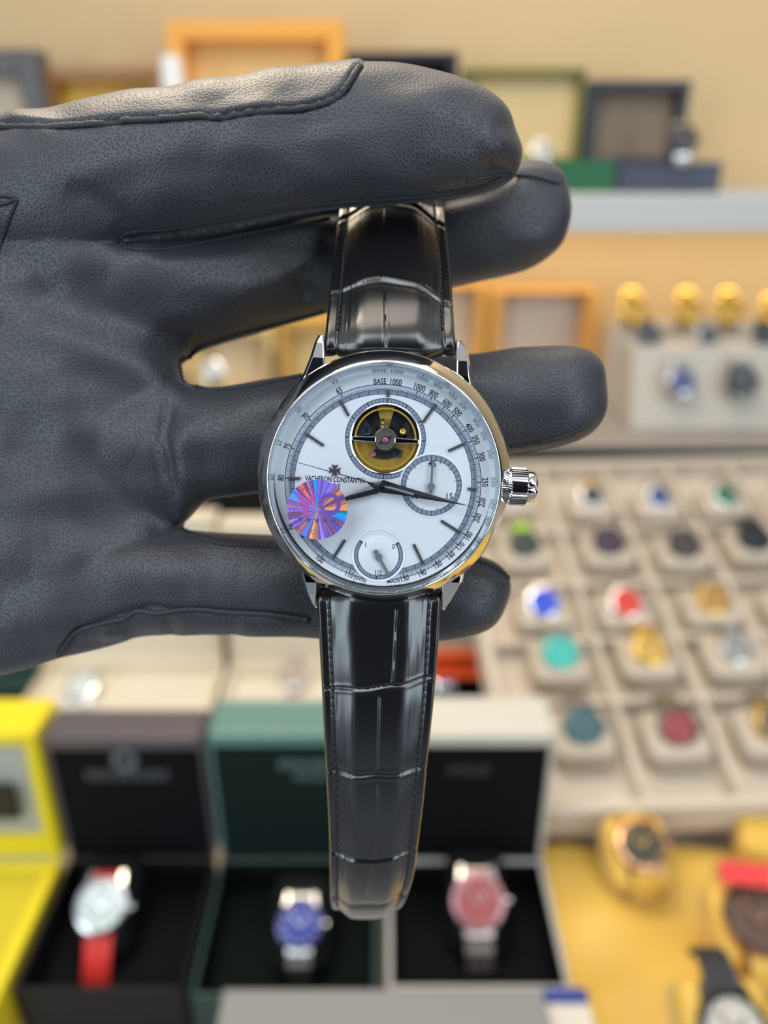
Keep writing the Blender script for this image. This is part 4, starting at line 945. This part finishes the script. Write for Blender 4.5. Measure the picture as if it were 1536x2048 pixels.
# ---- crown
CXP, CYP = D(1022, 972.5, -.6)
def ax(z): return Matrix.Translation((CXP - .3, CYP, -.9)) @ Matrix.Rotation(R(90), 4, 'Y')
m = MB(); v = []; f = []; n = 156
for k in range(n):
    a = 2 * math.pi * k / n; ph = (k % 4)
    g = (0, .0, .16, .16)[ph]
    for r, z in ((1.4, -.6), (2.9 - g, 0), (3.12 - g, .18), (3.12 - g, 2.55), (2.85 - g, 2.8), (2.3, 2.85)): v.append((r * math.cos(a), r * math.sin(a), z))
for k in range(n):
    k2 = (k + 1) % n
    for i in range(5): f.append((k * 6 + i, k2 * 6 + i, k2 * 6 + i + 1, k * 6 + i + 1))
m.add(v, f, ax(0)); crown = new_mesh('crown', m.v, m.f, STEEL, W, smooth=False)
m = MB(); v = []; f = []; n = 96
prof = [(2.45, 2.7), (2.5, 3.0), (2.5, 3.9), (2.3, 4.25), (1.9, 4.42), (.01, 4.45)]
for k in range(n):
    a = 2 * math.pi * k / n
    notch = .26 * math.exp(-((((a - 0.05) + math.pi) % (2 * math.pi) - math.pi) / .13) ** 2) + .26 * math.exp(-((((a - math.pi / 1.0) + math.pi) % (2 * math.pi) - math.pi) / .13) ** 2)
    for r, z in prof: v.append(((r - notch * (r > 1)) * math.cos(a), (r - notch * (r > 1)) * math.sin(a), z - notch * .8 * (z > 4)))
for k in range(n):
    k2 = (k + 1) % n
    for i in range(5): f.append((k * 6 + i, k2 * 6 + i, k2 * 6 + i + 1, k * 6 + i + 1))
m.add(v, f, ax(0)); cp = new_mesh('crown_cap', m.v, m.f, STEEL, crown, smooth=True)

# ---- lugs
def lug(st, name='lug'):
    """stations: (y, x_inner, x_outer, z_top, z_bottom) in mm"""
    v = []; f = []
    for (y, xi, xo, zt, zb) in st:
        c_ = .35 if xo > xi else -.35
        v += [(xi, y, zb), (xi, y, zt - .15), (xi + c_ * .5, y, zt), (xo - c_ * 1.3, y, zt), (xo, y, zt - .9), (xo, y, zb)]
    n_ = 6
    for i in range(len(st) - 1):
        for k in range(n_): f.append((i * n_ + k, i * n_ + (k + 1) % n_, (i + 1) * n_ + (k + 1) % n_, (i + 1) * n_ + k))
    f.append(tuple(range(n_))); f.append(tuple((len(st) - 1) * n_ + k for k in range(n_))[::-1])
    if (st[0][2] > st[0][1]) == (st[-1][0] > st[0][0]): f = [t[::-1] for t in f]
    o = new_mesh(name, v, f, STEEL, W, smooth=False); bv = o.modifiers.new('bevel', 'BEVEL'); bv.width = .16 * S; bv.segments = 2; bv.limit_method = 'ANGLE'; bv.angle_limit = R(28); return o
def lug_px(side, top):
    zz = [-.7, -.5, -1.0, -2.3, -3.3]
    if top and side < 0: Q = [(772, 651, 594), (752, 650.5, 604), (715, 649.5, 619), (685, 648.5, 628), (670, 648, 636)]
    elif top: Q = [(772, 912, 948), (752, 912, 944), (722, 912.5, 941), (696, 913, 936), (681, 914, 924)]
    elif side < 0: Q = [(1142, 632, 601), (1165, 632, 605), (1188, 632.5, 611), (1206, 633, 619), (1216, 633.5, 626)]
    else: Q = [(1142, 884, 931), (1165, 884, 926), (1185, 883.5, 915), (1206, 883, 903), (1220, 882.5, 893)]
    st = []
    for (py, xi, xo), z in zip(Q, zz):
        a = D(xi, py, z); b_ = D(xo, py, z); st.append(((a[1] + b_[1]) / 2, a[0], b_[0], z, min(z - 1.2, -3.6)))
    lug(st)
for s_ in (-1, 1):
    for t_ in (True, False): lug_px(s_, t_)

# ---- strap
def catmull(P, n):
    P = np.array(P, float); m_ = len(P); out = []
    for i in range(m_ - 1):
        p0, p1, p2, p3 = P[max(i - 1, 0)], P[i], P[i + 1], P[min(i + 2, m_ - 1)]
        for k in range(n):
            t = k / n; out.append(.5 * ((2 * p1) + (-p0 + p2) * t + (2 * p0 - 5 * p1 + 4 * p2 - p3) * t * t + (-p0 + 3 * p1 - 3 * p2 + p3) * t ** 3))
    out.append(P[-1]); return np.array(out)
def ss(a, b_, x): t = np.clip((x - a) / (b_ - a), 0, 1); return t * t * (3 - 2 * t)
WI = np.array(Wi)
def strap(name, st, grooves, vgrooves, thick, padh, stitch_rng, umid=.86):
    st = [(y, xl_, xr_, d) for (y, xl_, xr_, d) in st]
    A = np.array([[*cpt(xl_, y, d), y] for (y, xl_, xr_, d) in st]); B = np.array([[*cpt(xr_, y, d), y] for (y, xl_, xr_, d) in st])
    per = 44; A = catmull(A, per); B = catmull(B, per)
    # resample by length
    c_ = (A[:, :3] + B[:, :3]) / 2; s_ = np.concatenate([[0], np.cumsum(np.linalg.norm(np.diff(c_, axis=0), axis=1))]); nL = int(s_[-1] / .16)
    t_ = np.linspace(0, s_[-1], nL); A = np.stack([np.interp(t_, s_, A[:, i]) for i in range(4)], 1); B = np.stack([np.interp(t_, s_, B[:, i]) for i in range(4)], 1)
    nU = 129; u = np.linspace(-1, 1, nU)
    G = A[:, None, :3] * (1 - (u[None, :, None] + 1) / 2) + B[:, None, :3] * (u[None, :, None] + 1) / 2
    Y = np.repeat(A[:, 3][:, None], nU, 1); U = np.repeat(u[None, :], nL, 0)
    dl = np.gradient((A[:, :3] + B[:, :3]) / 2, axis=0); dw = B[:, :3] - A[:, :3]
    nr = np.cross(dl, dw); nr /= np.linalg.norm(nr, axis=1)[:, None]
    if nr[nL // 2, 2] < 0: nr = -nr
    rng = np.random.default_rng(3)
    yn = (Y - Y.min()) / (Y.max() - Y.min())
    wob = .016 * np.sin(yn * 15 + 1 + 2 * U) + .006 * np.sin(yn * 41 + U * 5)
    au = np.abs(U)
    aw = np.clip(np.abs(U + wob * (au < .79) * (1 - ss(.70, .79, au))), 0, 1)
    H = padh * (.45 * np.clip(1 - (aw / .80) ** 3.4, 0, 1) + .55 * (1 - ss(.38, .80, aw))) + padh * .10 * (1 - au ** 2)
    gy = sorted(g[0] for g in grooves)
    for ya_, yb_ in zip([Y.min()] + gy, gy + [Y.max()]):
        tt_ = np.clip((Y - (ya_ + yb_) / 2) / ((yb_ - ya_) / 2), -1, 1); inside = (Y >= ya_) & (Y < yb_)
        H += inside * .22 * (1 - np.abs(tt_) ** 2.4)            # raised middle
    H -= .22 * np.exp(-((au - .815) / .022) ** 2)                               # stitch channel
    H += .10 * np.exp(-((au - .93) / .05) ** 2)
    H -= .45 * ss(.955, 1.0, au) ** 2
    pxmm = (B[:, 0] - A[:, 0])[:, None] / 2
    for (y0, bow, dep, wid, tlt) in grooves:
        yl = y0 + bow * U ** 2 + tlt * U + 1.2 * np.sin(U * 9 + y0)
        dd = (Y - yl) * .085
        H -= dep * .8 * np.exp(-(dd / wid) ** 2) * (1 - .5 * ss(.8, 1, au)); H += dep * .16 * np.exp(-((dd - wid * 2.2) / (wid * 1.6)) ** 2) + dep * .16 * np.exp(-((dd + wid * 2.2) / (wid * 1.6)) ** 2)
    for (ya_, yb_, u0, u1) in vgrooves:
        uc = u0 + (u1 - u0) * np.clip((Y - ya_) / (yb_ - ya_), 0, 1)
        mask = ss(ya_ - 3, ya_ + 6, Y) * (1 - ss(yb_ - 6, yb_ + 3, Y))
        dd = (U - uc) * pxmm
        H -= .12 * np.exp(-(dd / .14) ** 2) * mask; H += .045 * np.exp(-((np.abs(dd) - .34) / .16) ** 2) * mask
    # fine creases along the strap near the shoulders
    cr = np.zeros_like(H)
    for _ in range(70):
        u0 = rng.choice([-1, 1]) * rng.uniform(.42, .80); yc = rng.uniform(Y.min(), Y.max()); ln = rng.uniform(12, 55); cr += rng.uniform(-.05, .05) * np.exp(-((U - u0) * pxmm / .14) ** 2) * np.exp(-((Y - yc) / ln) ** 2)
    H += cr
    T = G + nr[:, None, :] * H[:, :, None]
    Bk = G - nr[:, None, :] * (thick * (1 - .12 * au[:, :, None] ** 8))
    V = np.concatenate([T.reshape(-1, 3), Bk.reshape(-1, 3)])
    V = (WI[:3, :3] @ V.T).T + WI[:3, 3]
    f = []; idx = lambda i, j: i * nU + j; o2 = nL * nU
    for i in range(nL - 1):
        for j in range(nU - 1):
            f.append((idx(i, j), idx(i + 1, j), idx(i + 1, j + 1), idx(i, j + 1)))
            f.append((o2 + idx(i, j), o2 + idx(i, j + 1), o2 + idx(i + 1, j + 1), o2 + idx(i + 1, j)))
        f.append((idx(i, 0), o2 + idx(i, 0), o2 + idx(i + 1, 0), idx(i + 1, 0)))
        f.append((idx(i, nU - 1), idx(i + 1, nU - 1), o2 + idx(i + 1, nU - 1), o2 + idx(i, nU - 1)))
    for i, fl in ((0, 0), (nL - 1, 1)):
        for j in range(nU - 1):
            q_ = (idx(i, j), idx(i, j + 1), o2 + idx(i, j + 1), o2 + idx(i, j)); f.append(q_ if not fl else q_[::-1])
    a0_ = V[f[0][1]] - V[f[0][0]]; b0_ = V[f[0][3]] - V[f[0][0]]
    o = new_mesh(name, V, f, STRAP, W, smooth=True)
    o.data.update(); bm = bmesh.new(); bm.from_mesh(o.data); bmesh.ops.recalc_face_normals(bm, faces=bm.faces); bm.to_mesh(o.data); bm.free()
    o.data.set_sharp_from_angle(angle=R(60))
    sm = MB(); Wi3 = Wi
    step = 9
    for sgn in (-1, 1):
        ju = int(round((sgn * .815 + 1) / 2 * (nU - 1)))
        for i in range(2, nL - step, step):
            if not (stitch_rng[0] < Y[i, ju] < stitch_rng[1]): continue
            p = Vector(T[i, ju]) + Vector(nr[i]) * .10; q_ = Vector(T[min(i + 6, nL - 1), ju]) + Vector(nr[i]) * .10
            sd_ = Vector(dw[i]).normalized() * .13 * sgn
            sm.tube([Wi3 @ (p - sd_ - Vector(nr[i]) * .12), Wi3 @ (p - sd_ * .5 + Vector(nr[i]) * .06), Wi3 @ ((p + q_) / 2 + Vector(nr[i]) * .10), Wi3 @ (q_ + sd_ * .5 + Vector(nr[i]) * .06), Wi3 @ (q_ + sd_ - Vector(nr[i]) * .12)], .14, 6)
    so = sm.build('stitching', mat('black_strap_thread', (.022, .022, .027), .45), o, smooth=True, auto=False)
    return o
topst = [(214, 700, 872, 153), (290, 694, 878, 152.5), (330, 689, 881, 152), (370, 684, 885, 151.5), (410, 678, 889, 149.5), (450, 672.5, 893, 146), (500, 667, 898.5, 141), (550, 662, 903, 136), (600, 657, 906, 131), (640, 653, 908.5, 127.8), (670, 650, 910.5, 125.8), (692, 648.5, 912, 125.2), (704, 648, 912.5, 126.0), (711, 648, 912.5, 127.8), (711, 648, 912.5, 129.6)]
strap('upper_strap', topst, [(415, 38, .50, .30, 6), (578, 26, .50, .28, 12), (300, 30, .4, .3, 0)], [(430, 572, -.15, -.16), (592, 700, -.10, -.06), (320, 405, -.1, -.1)], 2.0, 1.35, (230, 662))
botst = [(1176, 632.5, 884, 131.5), (1195, 633, 883.5, 129.8), (1215, 634.5, 881.5, 129.6), (1250, 636.5, 879, 130.0), (1300, 639, 876.5, 130.6), (1400, 644.5, 868, 132), (1500, 649.5, 857.5, 134), (1600, 655, 847.5, 136.8), (1680, 658.5, 837.5, 139.8), (1730, 659, 831.5, 142.6), (1770, 659, 823, 146.5), (1800, 660, 812, 151.5), (1816, 664, 800, 157), (1818, 672, 788, 163), (1806, 682, 776, 169), (1788, 694, 764, 174)]
strap('lower_strap', botst, [(1367, -2, .34, .22, -12), (1538, 1, .36, .24, -3), (1704, -2, .34, .24, -4), (1790, 0, .12, .3, -4)], [(1212, 1360, .28, .24), (1382, 1530, .02, .02), (1556, 1700, .03, .04), (1712, 1775, -.02, -.08)], 1.9, 1.65, (1205, 1812))
# keeper slot mark near the strap end
# ------------------------------------------------------------------ the gloved hand
def loft(st, tipx=None, nseg=44, ex=1.0, cap_hz=None):
    """stations (x, ytop, ybottom, depth, half thickness)"""
    st = np.array(st, float); st = catmull(st, 6)
    V = []; Fc = []; n_ = len(st)
    for (x, yt_, yb_, zc, hz) in st:
        yc, hy = (yt_ + yb_) / 2, max((yb_ - yt_) / 2, .5); hz = max(hz, .05)
        for k in range(nseg):
            a = 2 * math.pi * k / nseg; ca, sa = math.cos(a), math.sin(a)
            q = lambda t: math.copysign(abs(t) ** ex, t)
            z = zc - hz * q(sa)
            y = yc + hy * q(ca)
            V.append(tuple(cpt(x, y, zc * .75 + z * .25) * 1.0)[:2] + (-z,))
    for i in range(n_ - 1):
        for k in range(nseg):
            k2 = (k + 1) % nseg; Fc.append((i * nseg + k, i * nseg + k2, (i + 1) * nseg + k2, (i + 1) * nseg + k))
    Fc.append(tuple(range(nseg))[::-1]); Fc.append(tuple((n_ - 1) * nseg + k for k in range(nseg)))
    return V, Fc
index_ = [(-500, 330, 640, 150, 14), (-200, 285, 590, 147, 13), (0, 246, 540, 144, 12), (100, 226, 515, 142, 12), (200, 206, 492, 140, 11.8), (300, 190, 470, 139, 11.5), (400, 172, 454, 138, 11.3), (500, 156, 439, 138, 11), (600, 143, 423, 138, 10.8), (700, 133, 411, 138, 10.6), (800, 138, 404, 138, 10.4), (880, 152, 396, 138.5, 10), (940, 173, 387, 139, 9.2), (985, 200, 377, 139.5, 7.8), (1015, 228, 365, 140, 6.0), (1033, 256, 350, 140.5, 4.0), (1043, 290, 325, 141, 1.0)]
middle_ = [(-300, 500, 820, 150, 12), (0, 500, 800, 150, 12), (100, 490, 785, 150, 12), (200, 476, 765, 149, 12.4), (300, 450, 745, 149.5, 12.2), (350, 438, 728, 150.5, 12), (385, 428, 708, 151.3, 11.8), (420, 420, 694, 152, 11.4), (500, 400, 670, 154, 11), (600, 376, 640, 157.5, 10.2), (700, 366, 616, 161, 9.6), (800, 375, 597, 161.5, 9.6), (900, 348, 574, 160.5, 9.8), (1000, 329, 553, 160, 9.8), (1060, 326, 536, 160, 9.2), (1100, 334, 512, 160, 7.8), (1125, 352, 487, 160, 6), (1138, 380, 455, 160, 3), (1142, 405, 430, 160, .8)]
ring_ = [(-300, 700, 1080, 150, 12), (0, 720, 1060, 149, 11.8), (150, 735, 1050, 148, 11.5), (300, 752, 1056, 147, 11), (350, 762, 1052, 146.5, 10.6), (372, 770, 1042, 146, 10.4), (395, 776, 1018, 146, 10.2), (420, 775, 1000, 145.5, 10), (480, 766, 990, 145, 9.6), (560, 752, 980, 145, 9.2), (700, 734, 956, 145.5, 9), (850, 716, 934, 145.5, 9), (960, 704, 919, 145, 9), (1060, 694, 903, 144.5, 8.8), (1130, 691, 890, 144, 8.2), (1175, 701, 873, 144, 6.6), (1200, 722, 850, 144, 4.6), (1212, 752, 825, 144, 2.4), (1215, 780, 800, 144, .6)]
pinky_ = [(-300, 1000, 1330, 150, 12), (0, 1030, 1330, 149, 12), (100, 1045, 1312, 148, 11.5), (200, 1052, 1290, 147, 11), (300, 1056, 1272, 146, 10.4), (360, 1058, 1272, 145.5, 10), (430, 1064, 1270, 145.5, 9.4), (520, 1068, 1273, 145.5, 9), (640, 1074, 1279, 146, 8.8), (760, 1082, 1285, 146.5, 8.8), (860, 1095, 1283, 146.5, 8.6), (930, 1105, 1271, 146, 8.2), (975, 1116, 1256, 146, 7), (1003, 1132, 1233, 146, 5), (1018, 1152, 1200, 146, 2.6), (1022, 1168, 1185, 146, .6)]
palm_ = [(-1000, 470, 1130, 160, 20), (-700, 420, 1200, 158, 18), (-400, 340, 1300, 154, 16), (-150, 290, 1352, 151, 14.5), (0, 258, 1348, 149.5, 14), (60, 250, 1336, 149, 13.8), (120, 252, 1312, 148.5, 13.4), (180, 268, 1302, 148, 13), (230, 300, 1290, 148, 11.8), (270, 400, 1276, 148, 10.6), (310, 520, 1255, 148, 9), (338, 620, 1200, 148, 7.0), (356, 700, 1120, 148, 4.6), (364, 760, 1060, 148, 2)]
thumb_ = [(-620, 560, 900, 168, 13), (-400, 520, 880, 172, 14), (-200, 480, 820, 177, 13), (0, 430, 720, 181, 12), (150, 390, 640, 183, 11), (300, 360, 570, 183, 10), (400, 350, 520, 182, 8), (450, 370, 490, 181, 4), (465, 400, 455, 181, 1)]
GM = MB()
for st_, ex_ in ((index_, .92), (middle_, .92), (ring_, .92), (pinky_, .92), (palm_, .62), (thumb_, 1.0)):
    v, f = loft(st_, ex=ex_); GM.add(v, f)
gc = cpt(300, 760, 148)
raw = new_mesh('raw', [Vector(q) - gc for q in GM.v], GM.f, None, None, True, 1.0)
bm = bmesh.new(); bm.from_mesh(raw.data); bmesh.ops.recalc_face_normals(bm, faces=bm.faces); bm.to_mesh(raw.data); bm.free()
rm = raw.modifiers.new('r', 'REMESH'); rm.mode = 'VOXEL'; rm.voxel_size = .52; rm.adaptivity = 0
sm_ = raw.modifiers.new('s', 'SMOOTH'); sm_.factor = .5; sm_.iterations = 26
dg = bpy.context.evaluated_depsgraph_get(); ev = raw.evaluated_get(dg); me = ev.to_mesh()
nv = len(me.vertices); co = np.empty(nv * 3); me.vertices.foreach_get('co', co); co = co.reshape(-1, 3)
no = np.empty(nv * 3); me.vertices.foreach_get('normal', no); no = no.reshape(-1, 3)
faces = [tuple(p.vertices) for p in me.polygons]
ev.to_mesh_clear(); bpy.data.objects.remove(raw, do_unlink=True)
co = co + np.array(gc)
PXv = 768 + F * co[:, 0] / -co[:, 2]; PYv = 1024 - F * co[:, 1] / -co[:, 2]
front = ss(-.15, .35, no[:, 2])
def seg_dist(poly):
    best = np.full(len(PXv), 1e9); tt = np.zeros(len(PXv)); n_ = len(poly) - 1; side = np.zeros(len(PXv))
    for i in range(n_):
        ax_, ay = poly[i]; bx_, by_ = poly[i + 1]; dx, dy = bx_ - ax_, by_ - ay; L2 = dx * dx + dy * dy
        t = np.clip(((PXv - ax_) * dx + (PYv - ay) * dy) / L2, 0, 1); d = np.hypot(PXv - ax_ - t * dx, PYv - ay - t * dy)
        m = d < best; best[m] = d[m]; tt[m] = (i + t[m]) / n_; side[m] = np.sign(((PXv - ax_) * dy - (PYv - ay) * dx)[m])
    return best, tt, side
disp = np.zeros(len(PXv))
# folds: (polyline, width px, depth mm [negative = valley], fade the ends)
for poly, wd, dep in (
    ([(130, 372), (190, 395), (235, 430), (262, 478)], 26, -1.0), ([(60, 330), (150, 345), (240, 370), (290, 430)], 34, .3), ([(240, 480), (330, 470), (450, 452), (600, 430), (760, 408), (900, 395), (1010, 372)], 16, -1.2),
    ([(40, 590), (180, 625), (300, 650), (380, 690)], 46, -1.4), ([(0, 660), (150, 690), (280, 740), (360, 800)], 40, 1.0), ([(0, 450), (110, 480), (200, 520), (330, 560), (480, 570), (620, 560)], 50, 1.3),
    ([(338, 800), (326, 870), (335, 950), (356, 1010)], 15, -1.3), ([(380, 830), (372, 900), (382, 975)], 22, .8), ([(20, 780), (160, 830), (280, 900)], 60, .7), ([(0, 900), (150, 930), (300, 1000), (352, 1045)], 55, -.8),
    ([(356, 1050), (300, 1035), (200, 1040), (80, 1060)], 40, -.9), ([(60, 1130), (200, 1120), (330, 1140), (480, 1160)], 50, .9), ([(0, 1230), (80, 1250), (150, 1275)], 40, .8),
    ([(405, 440), (460, 500), (560, 540)], 40, -.5), ([(250, 500), (330, 530), (420, 520), (560, 505)], 24, .7), ([(620, 560), (655, 520), (670, 470)], 22, -.9), ([(590, 540), (625, 600)], 24, -.8),
    ([(965, 320), (1000, 345), (1030, 330)], 20, -.8), ([(960, 270), (1010, 290)], 24, .6), ([(240, 1225), (300, 1215), (420, 1222), (560, 1232), (640, 1240)], 9, -.8), ([(118, 1305), (150, 1262), (210, 1240), (260, 1228)], 9, -.8),
    ([(0, 500), (60, 540), (110, 600)], 34, -.8), ([(950, 345), (1050, 352), (1125, 368)], 10, -.6), ([(940, 1130), (985, 1143), (1020, 1160)], 12, -.5), ([(340, 1230), (345, 1275)], 14, -.7), ([(470, 1238), (468, 1275)], 14, -.6), ([(200, 1265), (260, 1270)], 14, .6),
    ([(15, 235), (120, 262)], 22, .3), ([(420, 1120), (400, 1180), (420, 1230)], 26, -.5), ([(550, 180), (600, 250), (590, 330)], 50, -.4), ([(440, 200), (470, 260), (450, 340)], 45, .4)):
    d, t, sd_ = seg_dist(poly); disp += dep * np.exp(-(d / wd) ** 2) * np.sqrt(np.clip(np.minimum(t, 1 - t) * 5, 0.05, 1))
# lower seam: leather below the index finger seam folds back a little; top strip stands slightly proud
d, t, sd_ = seg_dist([(0, 252), (100, 253), (190, 247), (270, 240), (400, 231), (440, 235), (520, 222), (600, 215), (650, 205), (690, 180), (716, 138)])
disp += .55 * (sd_ > 0) * np.exp(-(d / 26) ** 2) - .9 * np.exp(-(d / 5.0) ** 2)
rw = np.random.default_rng(5)
for _ in range(60):
    kx, ky, ph = rw.normal(0, .022), rw.normal(0, .04), rw.uniform(0, 6.28); disp += .035 * np.sin(kx * PXv + ky * PYv + ph)
co = co + no * (disp * front)[:, None]
glove = bpy.data.objects.new('leather_glove', None)
bpy.data.objects.remove(glove)
GM_ = CAM @ scaled(Matrix.Translation(gc))
gl = empty('gloved_hand', GM_, 'hand in a pebbled black leather glove reaching in from the left, pinching the watch strap', 'gloved hand')
gbody = new_mesh('glove', co - np.array(gc), faces, GLOVE, gl, smooth=True)
bvh = BVHTree.FromPolygons([tuple(q) for q in co], faces)
def surf(px, py, lift=0.0):
    d = Vector(((px - 768) / F, (1024 - py) / F, -1)).normalized(); h = bvh.ray_cast(Vector((0, 0, 0)), d)
    if h[0] is None:
        h = bvh.find_nearest(cpt(px, py, 147)); return h[0] + h[1] * lift
    return h[0] + h[1] * lift
def seam(name, poly, r, lift, m=SEAM, twist=True, jit=0.0, parent=gbody):
    P = catmull([(x, y) for x, y in poly], 40); s_ = np.concatenate([[0], np.cumsum(np.hypot(*np.diff(P, axis=0).T))]); n_ = max(8, int(s_[-1] / 2.6)); t_ = np.linspace(0, s_[-1], n_)
    X = np.interp(t_, s_, P[:, 0]); Y_ = np.interp(t_, s_, P[:, 1]); pts = [surf(x, y, lift) for x, y in zip(X, Y_)]
    A = np.array([list(p) for p in pts])
    for _ in range(3): A[1:-1] = (A[:-2] + 2 * A[1:-1] + A[2:]) / 4
    rad = [r * (1 + (.28 * math.sin(i * 1.9) if twist else 0) + jit * random.uniform(-1, 1)) for i in range(n_)]
    for i in (0, -1): rad[i] = r * .3
    mb = MB(); mb.tube([Vector(a) - gc for a in A], rad, 8); return mb.build(name, m, parent, smooth=True, auto=False)
GLS = mat('raw_leather_edge', (.020, .020, .025), .6, bump=(.5, .1, 2500))
seam('edge_piping', [(2, 253), (50, 256), (100, 255), (150, 251), (190, 248), (230, 247), (270, 241), (330, 236), (400, 231), (440, 236), (480, 229), (520, 223), (600, 216), (645, 208), (672, 196), (692, 172), (706, 152), (720, 132)], .62, .28, GLS, False, .10)
seam('finger_seam', [(1015, 352), (960, 374), (880, 388), (800, 396), (700, 402), (600, 412), (500, 430), (400, 447), (330, 458), (275, 462), (248, 468), (240, 482), (252, 494), (285, 500), (340, 497), (400, 486), (480, 470), (560, 455), (660, 436)], .42, .08)
seam('finger_seam', [(650, 622), (600, 636), (540, 652), (480, 668), (430, 683), (398, 695), (376, 718), (368, 742), (376, 764), (400, 777), (440, 780), (500, 773), (560, 761), (604, 752)], .46, .05)
seam('finger_seam', [(362, 1058), (385, 1068), (420, 1082), (460, 1090), (520, 1092), (570, 1096)], .40, .05)
seam('edge_piping', [(118, 1310), (140, 1274), (170, 1256), (210, 1246), (250, 1236), (275, 1222), (320, 1226), (380, 1218), (450, 1224), (540, 1229), (620, 1240)], .50, .25, GLS, False, .12)
seam('finger_seam', [(932, 364), (990, 352), (1060, 352), (1120, 368)], .35, .05)
seam('finger_seam', [(1020, 893), (1080, 884), (1140, 868), (1180, 845)], .42, .05)
seam('finger_seam', [(925, 1112), (965, 1124), (1000, 1140), (1019, 1160)], .45, .05)
# stitched points on the back at the left edge
seam('decorative_stitch', [(-60, 392), (-20, 392), (18, 393), (34, 398), (30, 412), (18, 440), (8, 470), (-4, 505), (-30, 600)], .34, .05)
seam('decorative_stitch', [(-20, 410), (8, 408), (26, 402), (36, 396)], .34, .05)
# loose thread ends
tm = MB(); base = surf(722, 140, .1) - gc
for k in range(7):
    a = random.uniform(.6, 2.4); pts = [base + Vector((.9 * i / 5 * math.cos(a) + .12 * math.sin(i * 2 + k), .9 * i / 5 * math.sin(a), .1 * math.cos(i + k))) for i in range(6)]
    tm.tube(pts, .045, 5)
tm.build('thread_end', SEAM, gbody, smooth=True, auto=False)
